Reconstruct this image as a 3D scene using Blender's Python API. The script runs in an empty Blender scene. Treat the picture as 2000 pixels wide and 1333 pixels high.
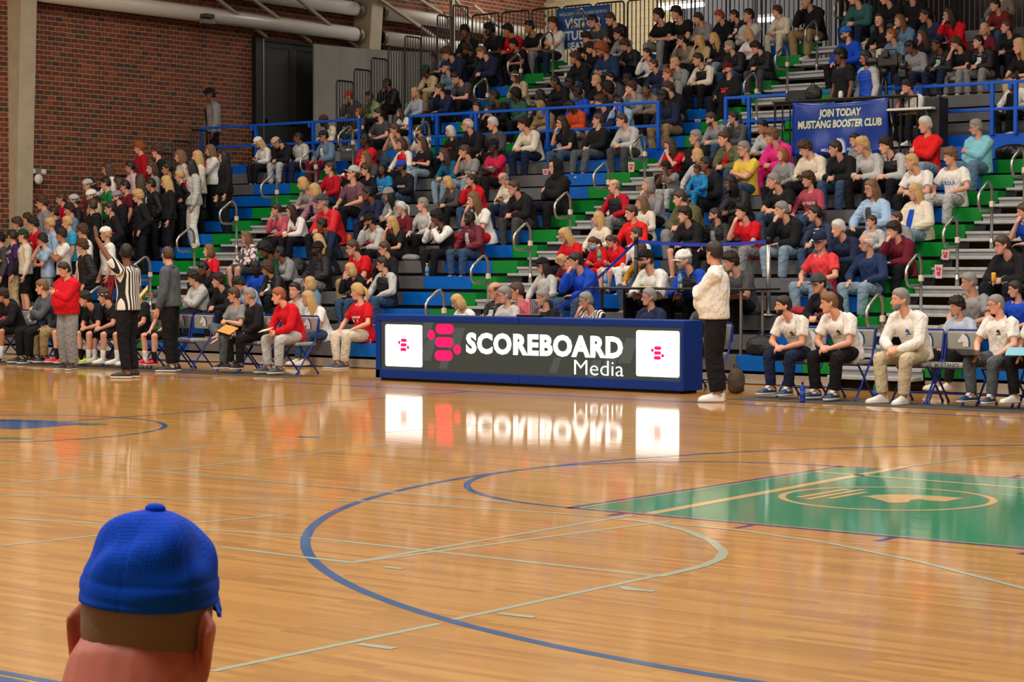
import bpy, bmesh, math, random
import numpy as np
from mathutils import Vector, Matrix, Euler
from mathutils.bvhtree import BVHTree
random.seed(7); rng = np.random.default_rng(7)
SC = bpy.context.scene
COL = SC.collection
# ------------------------------------------------------------------ camera
CX, CY, CZ = 8.1859, -12.8044, 1.5932
YAW, PITCH, ROLL, FPX = 0.66621, -0.036038, 0.00079, 4074.9
cam = bpy.data.cameras.new('camera'); cam.lens = FPX / 2000 * 36; cam.sensor_width = 36
cam.clip_end = 300; cam.clip_start = .05
camo = bpy.data.objects.new('camera', cam); COL.objects.link(camo)
camo.location = (CX, CY, CZ)
camo.rotation_euler = (Matrix.Rotation(YAW, 4, 'Z') @ Matrix.Rotation(math.pi/2 + PITCH, 4, 'X') @ Matrix.Rotation(ROLL, 4, 'Z')).to_euler()
cam.dof.use_dof = True; cam.dof.focus_distance = 26.0; cam.dof.aperture_fstop = 40
SC.camera = camo
_R = camo.rotation_euler.to_matrix()
RV, UV, FV = _R.col[0].copy(), _R.col[1].copy(), -_R.col[2].copy()
CAMV = Vector((CX, CY, CZ))
def ray(px, py):
    return FV + RV * ((px - 1000) / FPX) - UV * ((py - 666.5) / FPX)
def on_y(px, py, Y):
    d = ray(px, py); return CAMV + d * ((Y - CY) / d.y)
def on_z(px, py, Z=0):
    d = ray(px, py); return CAMV + d * ((Z - CZ) / d.z)
def on_x(px, py, X):
    d = ray(px, py); return CAMV + d * ((X - CX) / d.x)
def project(P):
    d = Vector(P) - CAMV; z = d.dot(FV)
    return 1000 + FPX * d.dot(RV) / z, 666.5 - FPX * d.dot(UV) / z
# ------------------------------------------------------------------ light
w = bpy.data.worlds.new('world'); SC.world = w; w.use_nodes = True
w.node_tree.nodes['Background'].inputs[0].default_value = (.75, .85, 1, 1)
w.node_tree.nodes['Background'].inputs[1].default_value = .11
SC.view_settings.view_transform = 'Standard'; SC.view_settings.look = 'None'
SC.view_settings.gamma = 1; SC.view_settings.use_curve_mapping = False
SC.view_settings.exposure = -0.04
LAMPS = []          # positions of the high-bay fixtures, also used for their housings
for y in (-12.5, -5, 2.5, 9.5):  # nearest row is added to light the man in the blue cap
    for x in (-19, -11, -3, 5):
        LAMPS.append((x, y, 9.6))
for x in (-19, -11, -3): LAMPS.append((x, 16.5, 10.2))
for x in (-22.3, -16): LAMPS.append((x, 28.5, 10.2))
def area(loc, size, power, col=(1, .93, .84), rot=(0, 0, 0)):
    l = bpy.data.lights.new('high_bay_light', 'AREA'); l.shape = 'RECTANGLE'; l.size, l.size_y = size
    l.energy = power; l.color = col
    o = bpy.data.objects.new('high_bay_light', l); COL.objects.link(o); o.location = loc; o.rotation_euler = rot
    return o
for (x, y, z) in LAMPS:
    area((x, y, z), (2.4, .7), (300 if x < -20 else 160) if y > 20 else 85 if y > 12 else (330 if y > 7 else 420))
# ------------------------------------------------------------------ palette and materials
def srgb(r, g, b): 
    f = lambda c: (c/12.92 if c <= .04045 else ((c+.055)/1.055)**2.4)
    return (f(r/255), f(g/255), f(b/255), 1)
PAL = dict(black=(28,28,32), black2=(22,22,24), white=(232,230,224), cream=(222,212,192), grey=(140,140,142), lgrey=(186,186,184), dgrey=(72,72,76),
  slate=(84,90,96), navy=(34,42,70), navy2=(36,54,92), blue=(24,72,190), bluew=(40,104,200), lblue=(160,188,220), steel=(100,128,152), cyan=(60,160,200), azure=(36,130,190),
  teal=(24,92,130), teal2=(54,98,100), aqua=(130,196,210), mint=(170,200,180), green=(24,120,60), green2=(50,92,76), dgreen=(34,66,50), sage=(130,146,100),
  olive=(92,92,60), khaki=(150,130,92), khaki2=(196,182,152), tan=(190,170,134), taupe=(128,116,104), brown=(84,54,36), stripe=(170,176,190), stripes=(220,220,220),
  red=(206,22,36), red2=(226,34,34), red3=(226,66,72), crimson=(180,20,40), maroon=(104,28,44), maroon2=(110,36,36), dred=(90,24,30), rose=(190,84,100), rose2=(170,72,88),
  pink=(198,30,74), lpink=(218,184,196), hotpink=(226,50,140), mauve=(160,118,134), mauve2=(112,78,90), orange=(206,80,40), yellow=(226,194,74), mustard=(176,128,36),
  purple=(66,40,92), denim=(58,82,112), denim2=(96,126,152), ldenim=(132,156,174), lbgrey=(176,188,206), rstripe=(150,24,44), floral=(206,190,186), lime=(190,220,40),
  skin=(200,150,126), gold=(190,140,60), jordan=(40,60,110))
SKIN = {1: (214,160,134), 2: (180,124,92), 3: (118,76,54), 4: (62,40,32)}
HAIR = dict(k=(20,18,18), d=(44,32,26), b=(72,50,36), i=(116,84,56), y=(196,160,104), g=(136,132,126), w=(206,204,198), r=(150,80,42))
def pal(n): return srgb(*PAL[n])
MATS = {}
def mat(name, col=(.5,.5,.5,1), rough=.6, metal=0, spec=.5, emit=None, estr=0, objcol=False, coat=0, bump=None, wear=.35):
    if name in MATS: return MATS[name]
    m = bpy.data.materials.new(name); m.use_nodes = True; nt = m.node_tree; b = nt.nodes['Principled BSDF']
    b.inputs['Base Color'].default_value = col; b.inputs['Roughness'].default_value = rough; b.inputs['Metallic'].default_value = metal
    b.inputs['Specular IOR Level'].default_value = spec; b.inputs['Coat Weight'].default_value = coat; b.inputs['Coat Roughness'].default_value = .1
    if emit: b.inputs['Emission Color'].default_value = emit; b.inputs['Emission Strength'].default_value = estr
    if objcol:
        oi = nt.nodes.new('ShaderNodeObjectInfo'); nt.links.new(oi.outputs['Color'], b.inputs['Base Color'])
    if bump:
        sc, st, dist = bump[:3]
        tc = nt.nodes.new('ShaderNodeTexCoord'); n = nt.nodes.new('ShaderNodeTexNoise'); n.inputs['Scale'].default_value = sc; n.inputs['Detail'].default_value = 3
        bp = nt.nodes.new('ShaderNodeBump'); bp.inputs['Strength'].default_value = st; bp.inputs['Distance'].default_value = dist
        mp = nt.nodes.new('ShaderNodeMapping'); mp.inputs['Scale'].default_value = bump[3] if len(bump) > 3 else (1,1,1)
        nt.links.new(tc.outputs['Object'], mp.inputs['Vector']); nt.links.new(mp.outputs['Vector'], n.inputs['Vector'])
        nt.links.new(n.outputs['Fac'], bp.inputs['Height']); nt.links.new(bp.outputs['Normal'], b.inputs['Normal'])
        # a little wear / grain in the colour too
        mx = nt.nodes.new('ShaderNodeMix'); mx.data_type = 'RGBA'; mx.blend_type = 'MULTIPLY'; mx.inputs[0].default_value = wear
        rp = nt.nodes.new('ShaderNodeMapRange'); rp.inputs[1].default_value = .3; rp.inputs[2].default_value = .7; rp.inputs[3].default_value = .6; rp.inputs[4].default_value = 1.1
        nt.links.new(n.outputs['Fac'], rp.inputs[0])
        src = b.inputs['Base Color'].links[0].from_socket if b.inputs['Base Color'].links else None
        if src: nt.links.new(src, mx.inputs[6])
        else: mx.inputs[6].default_value = col
        nt.links.new(rp.outputs[0], mx.inputs[7]); nt.links.new(mx.outputs[2], b.inputs['Base Color'])
    MATS[name] = m
    return m
M_BLUE = mat('blue_paint', srgb(4,88,204), .4, spec=.3)
M_PADBLUE = mat('table_pad_blue', srgb(0,46,130), .55, spec=.25, bump=(60,.15,.002))
M_BLACK = mat('black_paint', srgb(20,20,23), .4)
M_STEEL = mat('brushed_steel', srgb(186,182,174), .32, .9)
M_ALU = mat('tread_aluminium', srgb(176,178,180), .5, .15, bump=(9,.1,.002))
M_DARK = mat('under_seat_dark', srgb(24,24,27), .8)
M_DECK = mat('deck_grey', srgb(74,76,80), .6, bump=(6,.1,.002))
M_SEATG = mat('seat_grey', srgb(98,98,101), .5, bump=(40,.12,.002))
M_SEATB = mat('seat_blue', srgb(0,98,190), .45, spec=.3, bump=(40,.12,.002))
M_SEATN = mat('seat_green', srgb(4,132,46), .45, spec=.3, bump=(40,.12,.002))
M_BEIGE = mat('column_beige', srgb(190,178,152), .6, bump=(3,.05,.002))
M_TRIM = mat('kick_plate', srgb(168,158,144), .6, bump=(4,.1,.002))
M_WHITE = mat('white_plastic', srgb(224,222,214), .5)
M_RUBBER = mat('rubber_black', srgb(30,30,30), .8)
M_DUCT = mat('duct_white', srgb(212,206,196), .35, .0, .6)
M_OBJ = mat('plain_tint', rough=.6, objcol=True)
# ------------------------------------------------------------------ mesh helper
class MB:
    def __init__(s): s.v = []; s.f = []; s.m = []; s.mi = 0
    def add(s, vs, fs):
        o = len(s.v); s.v += [tuple(v) for v in vs]; s.f += [[i + o for i in f] for f in fs]; s.m += [s.mi] * len(fs); return s
    def box(s, x0, x1, y0, y1, z0, z1, M=None):
        vs = [Vector((x, y, z)) for x in (x0, x1) for y in (y0, y1) for z in (z0, z1)]
        if M is not None: vs = [M @ v for v in vs]
        return s.add(vs, [(0,1,3,2),(4,6,7,5),(0,4,5,1),(2,3,7,6),(0,2,6,4),(1,5,7,3)])
    def bbox(s, x0, x1, y0, y1, z0, z1, b=.01, M=None):      # box with chamfered vertical and horizontal edges
        cx, cy, cz = (x0+x1)/2, (y0+y1)/2, (z0+z1)/2; hx, hy, hz = (x1-x0)/2, (y1-y0)/2, (z1-z0)/2
        bm = bmesh.new(); bmesh.ops.create_cube(bm, size=1)
        for v in bm.verts: v.co = Vector((v.co.x*2*hx + cx, v.co.y*2*hy + cy, v.co.z*2*hz + cz))
        bmesh.ops.bevel(bm, geom=bm.edges[:], offset=min(b, hx*.9, hy*.9, hz*.9), segments=2, affect='EDGES', profile=.6)
        bm.verts.index_update()
        vs = [(M @ v.co) if M is not None else v.co.copy() for v in bm.verts]
        s.add(vs, [[v.index for v in f.verts] for f in bm.faces]); bm.free(); return s
    def prism(s, pts, y0, y1, axis='y', M=None):   # pts: list of 2D (a,b) ccw
        n = len(pts)
        def P(a, b, t): 
            v = {'y': Vector((a, t, b)), 'x': Vector((t, a, b)), 'z': Vector((a, b, t))}[axis]
            return M @ v if M is not None else v
        vs = [P(a, b, y0) for a, b in pts] + [P(a, b, y1) for a, b in pts]
        fs = [list(range(n)), list(range(2*n-1, n-1, -1))] + [[i, i+n, (i+1) % n + n, (i+1) % n] for i in range(n)]
        return s.add(vs, fs)
    def tube(s, path, r, n=8, closed=False, cap=True):
        path = [Vector(p) for p in path]; k = len(path); rings = []
        rs = r if isinstance(r, (list, tuple)) else [r]*k
        up = None
        for i, p in enumerate(path):
            if closed: t = path[(i+1) % k] - path[i-1]
            else: t = path[min(i+1, k-1)] - path[max(i-1, 0)]
            t.normalize()
            if up is None: up = t.orthogonal().normalized()
            else:
                up = up - t * up.dot(t)
                up = up.normalized() if up.length > 1e-6 else t.orthogonal().normalized()
            b = t.cross(up)
            rings.append([p + (up*math.cos(2*math.pi*j/n) + b*math.sin(2*math.pi*j/n)) * rs[i] for j in range(n)])
        o = 0; vs = [v for rg in rings for v in rg]; fs = []
        m = k if closed else k-1
        for i in range(m):
            a, b2 = i*n, ((i+1) % k)*n
            for j in range(n): fs.append([a+j, a+(j+1) % n, b2+(j+1) % n, b2+j])
        if cap and not closed: fs += [list(range(n-1, -1, -1)), [(k-1)*n+j for j in range(n)]]
        return s.add(vs, fs)
    def lathe(s, prof, c=(0,0,0), n=16, M=None):   # prof: (r,z)
        vs = []; fs = []; k = len(prof)
        for r, z in prof:
            for j in range(n):
                v = Vector((c[0]+r*math.cos(2*math.pi*j/n), c[1]+r*math.sin(2*math.pi*j/n), c[2]+z)); vs.append(M @ v if M is not None else v)
        for i in range(k-1):
            for j in range(n): fs.append([i*n+j, i*n+(j+1) % n, (i+1)*n+(j+1) % n, (i+1)*n+j])
        fs += [list(range(n-1, -1, -1)), [(k-1)*n+j for j in range(n)]]
        return s.add(vs, fs)
    def mesh(s, name, mats, smooth=False):
        me = bpy.data.meshes.new(name); me.from_pydata(s.v, [], s.f)
        for m in (mats if isinstance(mats, (list, tuple)) else [mats]): me.materials.append(m)
        if any(s.m): me.polygons.foreach_set('material_index', s.m)
        if smooth: me.polygons.foreach_set('use_smooth', [True]*len(s.f))
        me.update(); return me
    def build(s, name, mats, parent=None, smooth=False):
        return link(name, s.mesh(name, mats, smooth), parent)
def link(name, data, parent=None, color=None):
    o = bpy.data.objects.new(name, data); COL.objects.link(o)
    if parent is not None: o.parent = parent
    if color is not None: o.color = color
    return o
def tag(o, label=None, cat=None, group=None, kind=None):
    if label: o['label'] = label
    if cat: o['category'] = cat
    if group: o['group'] = group
    if kind: o['kind'] = kind
    return o
def empty(name, loc=(0,0,0), rz=0, label=None, cat=None, group=None, kind=None):
    o = bpy.data.objects.new(name, None); COL.objects.link(o); o.location = loc; o.rotation_euler = (0,0,rz); o.empty_display_size = .1
    return tag(o, label, cat, group, kind)
def struct(o): o['kind'] = 'structure'; return o
def text_mesh(body, size=1, offset=0.0, shear=0, extrude=.002, align='CENTER', spacing=1.0, xscale=1.0):
    cu = bpy.data.curves.new('lettering', 'FONT'); cu.body = body; cu.size = size; cu.offset = offset; cu.shear = shear; cu.extrude = extrude
    cu.align_x = align; cu.align_y = 'CENTER'; cu.space_character = spacing; cu.resolution_u = 3
    o = bpy.data.objects.new('lettering', cu); COL.objects.link(o)
    dg = bpy.context.evaluated_depsgraph_get(); me = bpy.data.meshes.new_from_object(o.evaluated_get(dg))
    bpy.data.objects.remove(o); bpy.data.curves.remove(cu)
    if xscale != 1:
        for v in me.vertices: v.co.x *= xscale
    return me
def text_obj(body, name, m, M, parent=None, **k):
    me = text_mesh(body, **k); me.materials.clear(); me.materials.append(m)
    o = link(name, me, parent); o.matrix_local = M; return o
# flat frame on a plane facing the court: local x -> world X, local y -> world Z, normal -> -Y
FACE = Matrix(((1,0,0,0),(0,0,-1,0),(0,1,0,0),(0,0,0,1)))
HORSE = [(.02,-.5),(-.02,-.30),(.06,-.16),(-.10,-.14),(-.30,-.22),(-.42,-.16),(-.46,-.06),(-.34,.08),(-.22,.24),(-.12,.36),(-.10,.50),(-.02,.42),(.12,.42),(.28,.32),(.40,.12),(.46,-.14),(.46,-.5)]
HORSE_MANE = [(.46,-.5),(.46,-.14),(.40,.12),(.28,.32),(.12,.42),(.20,.50),(.38,.40),(.52,.18),(.58,-.12),(.58,-.5)]
# ================================================================== FLOOR
def wood_mat():
    m = bpy.data.materials.new('maple_floor'); m.use_nodes = True; nt = m.node_tree; N = nt.nodes; L = nt.links; b = N['Principled BSDF']
    tc = N.new('ShaderNodeTexCoord'); br = N.new('ShaderNodeTexBrick'); br.offset = .37; br.inputs['Scale'].default_value = 1
    br.inputs['Brick Width'].default_value = .9; br.inputs['Row Height'].default_value = .057; br.inputs['Mortar Size'].default_value = .0006
    br.inputs['Color1'].default_value = (0,0,0,1); br.inputs['Color2'].default_value = (1,1,1,1); br.inputs['Mortar'].default_value = (.2,.2,.2,1); br.inputs['Bias'].default_value = 0
    L.new(tc.outputs['Object'], br.inputs['Vector'])
    mp = N.new('ShaderNodeMapping'); mp.inputs['Scale'].default_value = (.8, 44, 1); L.new(tc.outputs['Object'], mp.inputs['Vector'])
    no = N.new('ShaderNodeTexNoise'); no.inputs['Scale'].default_value = 1.6; no.inputs['Detail'].default_value = 4; L.new(mp.outputs[0], no.inputs['Vector'])
    a = N.new('ShaderNodeMath'); a.operation = 'MULTIPLY_ADD'; a.inputs[1].default_value = .34; L.new(br.outputs['Color'], a.inputs[0])
    s2 = N.new('ShaderNodeMath'); s2.operation = 'MULTIPLY'; s2.inputs[1].default_value = .66; L.new(no.outputs['Fac'], s2.inputs[0]); L.new(s2.outputs[0], a.inputs[2])
    cr = N.new('ShaderNodeValToRGB'); L.new(a.outputs[0], cr.inputs[0])
    cr.color_ramp.elements[0].position = .1; cr.color_ramp.elements[0].color = srgb(144,97,35)
    cr.color_ramp.elements[1].position = .9; cr.color_ramp.elements[1].color = srgb(205,155,76)
    e = cr.color_ramp.elements.new(.5); e.color = srgb(181,129,53)
    L.new(cr.outputs[0], b.inputs['Base Color']); b.inputs['Roughness'].default_value = .4; b.inputs['Specular IOR Level'].default_value = .15
    b.inputs['Coat Weight'].default_value = .7; b.inputs['Coat Roughness'].default_value = .055; b.inputs['Coat IOR'].default_value = 1.45
    # the boards lie very slightly uneven: the varnish ripples along the board direction
    mp2 = N.new('ShaderNodeMapping'); mp2.inputs['Scale'].default_value = (1.4, 16, 1); L.new(tc.outputs['Object'], mp2.inputs['Vector'])
    n2 = N.new('ShaderNodeTexNoise'); n2.inputs['Scale'].default_value = 1.2; n2.inputs['Detail'].default_value = 2; L.new(mp2.outputs[0], n2.inputs['Vector'])
    bp = N.new('ShaderNodeBump'); bp.inputs['Strength'].default_value = .12; bp.inputs['Distance'].default_value = .004
    L.new(n2.outputs['Fac'], bp.inputs['Height']); L.new(bp.outputs[0], b.inputs['Coat Normal']); L.new(bp.outputs[0], b.inputs['Normal'])
    return m
M_WOOD = wood_mat()
def paint(name, col):
    m = bpy.data.materials.new(name); m.use_nodes = True; N = m.node_tree.nodes; L = m.node_tree.links; b = N['Principled BSDF']
    tc = N.new('ShaderNodeTexCoord'); mp = N.new('ShaderNodeMapping'); mp.inputs['Scale'].default_value = (1.4, 16, 1); L.new(tc.outputs['Object'], mp.inputs['Vector'])
    n2 = N.new('ShaderNodeTexNoise'); n2.inputs['Scale'].default_value = 1.2; L.new(mp.outputs[0], n2.inputs['Vector'])
    bp = N.new('ShaderNodeBump'); bp.inputs['Strength'].default_value = .12; bp.inputs['Distance'].default_value = .004
    L.new(n2.outputs['Fac'], bp.inputs['Height']); L.new(bp.outputs[0], b.inputs['Coat Normal']); L.new(bp.outputs[0], b.inputs['Normal'])
    mx = N.new('ShaderNodeMix'); mx.data_type = 'RGBA'; mx.blend_type = 'MULTIPLY'; mx.inputs[0].default_value = .08; mx.inputs[6].default_value = col; L.new(n2.outputs['Color'], mx.inputs[7])
    L.new(mx.outputs[2], b.inputs['Base Color']); b.inputs['Roughness'].default_value = .4; b.inputs['Specular IOR Level'].default_value = .15; b.inputs['Coat Weight'].default_value = .7; b.inputs['Coat Roughness'].default_value = .055
    return m
P_BLUE = paint('court_blue', srgb(0,80,138)); P_GREEN = paint('court_green', srgb(0,128,84)); P_GREY = paint('court_grey', srgb(170,178,156)); P_CREAM = paint('court_cream', srgb(206,170,110)); P_NAVY = paint('court_navy', srgb(34,44,120)); P_PURPLE = paint('court_purple', srgb(86,40,130))
floor = MB().add([(-30,-16,0),(20,-16,0),(20,34,0),(-30,34,0)], [(0,1,2,3)]).build('floor', M_WOOD); struct(floor)
ZL = [.0008]
def flat(pts, z): return [(x, y, z) for x, y in pts]
def court(name, m, polys, h=None):
    mb = MB(); z = h if h else ZL[0]; ZL[0] += .00002
    for p in polys: mb.add(flat(p, z), [list(range(len(p)))])
    return mb.build(name, m, floor)
def strip(a, b, w):
    a, b = Vector(a), Vector(b); n = (b - a).normalized(); n = Vector((-n.y, n.x)) * w/2
    return [tuple(a - n), tuple(b - n), tuple(b + n), tuple(a + n)]
def arc(cx, cy, ro, ri, t0, t1, n=48):
    out = []
    for i in range(n):
        a, b = t0 + (t1-t0)*i/n, t0 + (t1-t0)*(i+1)/n
        out.append([(cx+ri*math.cos(a), cy+ri*math.sin(a)), (cx+ro*math.cos(a), cy+ro*math.sin(a)), (cx+ro*math.cos(b), cy+ro*math.sin(b)), (cx+ri*math.cos(b), cy+ri*math.sin(b))])
    return out
PI = math.pi
BX = 5.79           # baseline
court('free_throw_lane', P_GREEN, [[(.06,-1.77),(BX,-1.77),(BX,1.77),(.06,1.77)]])
court('lane_border', P_CREAM, [strip((.065,-1.77),(.065,1.77),.02), strip((.05,-1.765),(BX,-1.765),.02), strip((.05,1.765),(BX,1.765),.02)])
court('lane_line', P_NAVY, [strip((.025,-1.83),(.025,1.83),.05), strip((0,-1.805),(BX,-1.805),.05), strip((0,1.805),(BX,1.805),.05)])
for x in (.48, 1.45, 2.41, 3.3):
    for sgn in (-1, 1): court('lane_mark', P_NAVY, [strip((x, sgn*1.83), (x, sgn*2.04), .05)])
court('free_throw_arc', P_BLUE, arc(0, 0, 1.83, 1.78, PI/2, 1.5*PI))
court('three_point_line', P_BLUE, arc(4.191, 0, 6.02, 5.96, PI/2, 1.5*PI, 90) + [strip((4.19,5.99),(BX,5.99),.06), strip((4.19,-5.99),(BX,-5.99),.06)])
court('sideline', P_BLUE, [strip((-22.86,7.645),(BX,7.645),.065), strip((-22.86,-7.66),(BX,-7.66),.05)])
court('boundary_apron', P_BLUE, [strip((-22.86,-8.66),(BX,-8.66),1.9)])
court('baseline', P_BLUE, [strip((BX+.025,-7.6),(BX+.025,7.6),.05), strip((-22.9,-7.6),(-22.9,7.6),.05)])
court('division_line', P_BLUE, [strip((-8.53,-7.62),(-8.53,7.62),.05)])
court('center_circle', P_BLUE, arc(-8.53, 0, 1.83, 1.78, 0, 2*PI, 72))
# thin grey lines of the other court layouts, laid through points read off the floor
def gl(a, b, w=.042): court('court_line', P_GREY, [strip(on_z(*a)[:2], on_z(*b)[:2], w)])
gl((-20,1011),(590,1047)); gl((606,1051),(1290,1127)); gl((1310,1018),(686,1100)); gl((340,1333),(1400,1083) if 0 else (1215,1008),.0) if 0 else None
gl((414,1312),(859,1219)); gl((886,1211),(1290,1124)); gl((690,1099),(582,1088)); gl((610,1091),(686,1100)); gl((1240,1006),(690,1099))
gl((-10,1068),(330,1032)); gl((300,1029),(560,1006)); gl((430,1069),(582,1088)); gl((-10,968),(700,979)); gl((700,979),(1220,1012)); gl((-10,948),(360,915)); gl((360,915),(900,845) if 0 else (760,868)); gl((290,920),(700,956)); gl((700,956),(1000,983))
gl((-10,908),(540,862)); gl((540,862),(980,826)); gl((0,787),(200,770)); gl((200,770),(700,790) if 0 else (640,789))
gl((1200,1015),(1300,1023)); gl((1300,1023),(1440,1036)); gl((1440,1036),(1620,1062)); gl((1620,1062),(1800,1099)); gl((1800,1099),(2010,1153))
court('court_line', P_GREY, arc(*on_z(1185,1066)[:2], 1.35, 1.29, -1.9, .9, 40) if 0 else [strip(on_z(*a)[:2], on_z(*b)[:2], .06) for a, b in zip([(1215,1014),(1275,1022),(1340,1037),(1390,1058),(1414,1079),(1405,1093),(1370,1107),(1320,1119)], [(1275,1022),(1340,1037),(1390,1058),(1414,1079),(1405,1093),(1370,1107),(1320,1119),(1285,1127)])])
for a, b in (((748,1108),(788,1112)), ((975,1199),(1045,1207)), ((1215,1151),(1278,1156)), ((700,1259),(770,1268)), ((1211,1146+1),(1250,1154))): gl(a, b, .055)
court('court_line', P_CREAM, [strip(on_z(1270,1004)[:2], on_z(1770,912)[:2], .09), strip(on_z(1590,922)[:2], on_z(2010,955)[:2], .06)])
gl((1770,912),(2010,882)); gl((1330,838),(2010,868))
gl((960,832),(1250,800)) if 0 else None
court('court_mark', P_NAVY, [strip(on_z(584,854)[:2], on_z(622,855)[:2], .09)])
# emblem in the lane
ec = on_z(1732,974)
em = [[(x, y) for x, y in p] for p in arc(ec.x, ec.y, .74, .69, 0, 2*PI, 48)]
def hp(pts, cx, cy, s, rot): c, sn = math.cos(rot), math.sin(rot); return [(cx + s*(x*c - y*sn), cy + s*(x*sn + y*c)) for x, y in pts]
em.append(hp(HORSE, ec.x+.10, ec.y+.05, .62, PI/2))
for i, ln in enumerate((.26,.4,.34)): em.append(strip((ec.x-.30-.1*i, ec.y-ln), (ec.x-.30-.1*i, ec.y+ln), .055))
court('lane_emblem', P_CREAM, em)
court('center_emblem', P_BLUE, [hp(HORSE, -8.95, .1, 1.7, PI/2)] + [hp(HORSE_MANE, -8.8, .1, 1.7, PI/2)])
court('center_emblem', P_PURPLE, [strip((-8.2,-1.0),(-7.55,-.7),.2)]); court('center_emblem', P_GREEN, [strip((-7.5,-.68),(-7.1,-.5),.14), strip((-8.6,1.0),(-7.9,1.1),.1)])
# dark runner under the benches
court('bench_runner', mat('runner_rubber', srgb(66,64,62), .7, bump=(30,.2,.003)), [[(-5.2,8.35),(3,8.35),(3,9.1),(-5.2,9.1)], [(-23.5,8.45),(-12.6,8.45),(-12.6,9.15),(-23.5,9.15)]], .003)
# ================================================================== WALLS
WX = -25.8
def brick_mat(stuff):
    m = bpy.data.materials.new('brick_red'); m.use_nodes = True; N = m.node_tree.nodes; L = m.node_tree.links; b = N['Principled BSDF']
    cr = N.new('ShaderNodeValToRGB')
    if stuff: s = N.new('ShaderNodeAttribute'); s.attribute_name = 'tint'; L.new(s.outputs['Fac'], cr.inputs[0])
    else: s = N.new('ShaderNodeObjectInfo'); L.new(s.outputs['Random'], cr.inputs[0])
    el = cr.color_ramp.elements; el[0].position = 0; el[0].color = srgb(78,56,44); el[1].position = 1; el[1].color = srgb(158,80,48)
    for p, c in ((.12,(96,66,50)), (.18,(112,58,40)), (.55,(126,62,40)), (.85,(140,68,42))): e = el.new(p); e.color = srgb(*c)
    tc = N.new('ShaderNodeTexCoord'); n = N.new('ShaderNodeTexNoise'); n.inputs['Scale'].default_value = 22; L.new(tc.outputs['Object'], n.inputs[0])
    mx = N.new('ShaderNodeMix'); mx.data_type = 'RGBA'; mx.blend_type = 'MULTIPLY'; mx.inputs[0].default_value = .4; L.new(cr.outputs[0], mx.inputs[6]); L.new(n.outputs['Color'], mx.inputs[7])
    L.new(mx.outputs[2], b.inputs['Base Color']); b.inputs['Roughness'].default_value = .8
    bp = N.new('ShaderNodeBump'); bp.inputs['Strength'].default_value = .3; bp.inputs['Distance'].default_value = .003; L.new(n.outputs[0], bp.inputs['Height']); L.new(bp.outputs[0], b.inputs['Normal'])
    return m
wall = struct(MB().box(WX-.3, WX, -16, 32.2, 0, 11).build('wall_left', mat('mortar', srgb(182,166,138), .9, bump=(30,.2,.002))))
BW, BH, BD = .2032, .1016, .006
bm1 = MB().box(0, BD, -.0935, .0935, -.0425, .0425); me_b = MB().box(0, BD, -.0935, .0935, -.0425, .0425).mesh('brick', brick_mat(False))
MBK = brick_mat(True); cand = []
for c in range(int(2.2/BH), int(10.4/BH)):
    for i in range(int(11.6/BW), int(32/BW)):
        y = (i + (.5 if c % 2 else 0)) * BW; z = (c + .5) * BH
        if 21.2 < y < 25.6 and z < 6.75: continue
        cand.append((y, z))
vis = sorted(cand, key=lambda p: (p[0] - 15.6)**2 + ((p[1] - 5.2)*1.15)**2)
big = set(vis[:290])
mbs = MB(); tint = []
for (y, z) in cand:
    dx = rng.uniform(-.002, .002)
    if (y, z) in big:
        o = link('brick', me_b, wall); o.location = (WX + dx, y, z)
    else:
        k = len(mbs.f); mbs.box(WX + dx, WX + BD + dx, y-.0935, y+.0935, z-.0425, z+.0425); tint += [rng.random()] * 6
ob = mbs.build('brick_courses', MBK, wall); ob['kind'] = 'stuff'
at = ob.data.attributes.new('tint', 'FLOAT', 'FACE'); at.data.foreach_set('value', tint)
# back wall beyond the upper stand
BY = 32.0
wb = struct(MB().box(WX, 20, BY, BY+.3, 0, 11).build('wall_back', mat('block_wall', srgb(178,162,128), .8, bump=(2,.1,.004))))
x1 = on_y(1335,40,BY-.05).x
MB().box(x1, 20, BY-.06, BY-.02, 3.5, 11).build('wall_panel', mat('panel_greyblue', srgb(120,120,128), .5), wb)
for x in (x1, x1+2.1, x1+4.2, x1+6.3): MB().box(x-.05, x+.05, BY-.12, BY-.06, 3.5, 11).build('mullion', mat('mullion_grey', srgb(96,98,106), .4), wb)
blk = MB().box(-.199,.199,-.008,0,-.0975,.0975).mesh('block', mat('block_face', srgb(210,192,150), .8, bump=(4,.2,.004)))
for r_ in range(20):
    for c_ in range(12):
        o = link('block', blk, wb); o.location = (WX+.2+.4064*(c_+(.5 if r_ % 2 else 0)), BY, 6.4+.2032*(r_+.5))
xw = on_y(1640,40,BY-.1).x
MB().box(xw, 20, BY-.14, BY-.08, 5.0, 11).build('dark_window', mat('window_black', srgb(16,16,20), .12), wb)
struct(MB().box(WX-.3, 20, -16, 32.3, 11, 11.2).build('ceiling', mat('ceiling_grey', srgb(170,166,158), .8)))
struct(MB().box(20, 20.3, -16, 32.3, 0, 11).build('wall_right', mat('block_wall')))
struct(MB().box(WX-.3, 20.3, -16.3, -16, 0, 11).build('wall_front', mat('block_wall')))
# grey partition beside the doors
pl = [(-25.35,22.45),(-25.3,23.2),(-25.15,24.0),(-24.85,24.9),(-24.35,25.7),(-23.6,26.6),(-22.5,27.5)]
mb = MB()
for (xa, ya), (xb, yb) in zip(pl, pl[1:]): 
    n = Vector((-(yb-ya), xb-xa)).normalized()*.05
    mb.prism([(xa,ya),(xb,yb),(xb+n.x,yb+n.y),(xa+n.x,ya+n.y)], 3.4, 6.72, 'z')
gw = struct(mb.build('wall_corner', mat('partition_grey', srgb(150,148,142), .6, bump=(2,.1,.003))))
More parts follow.
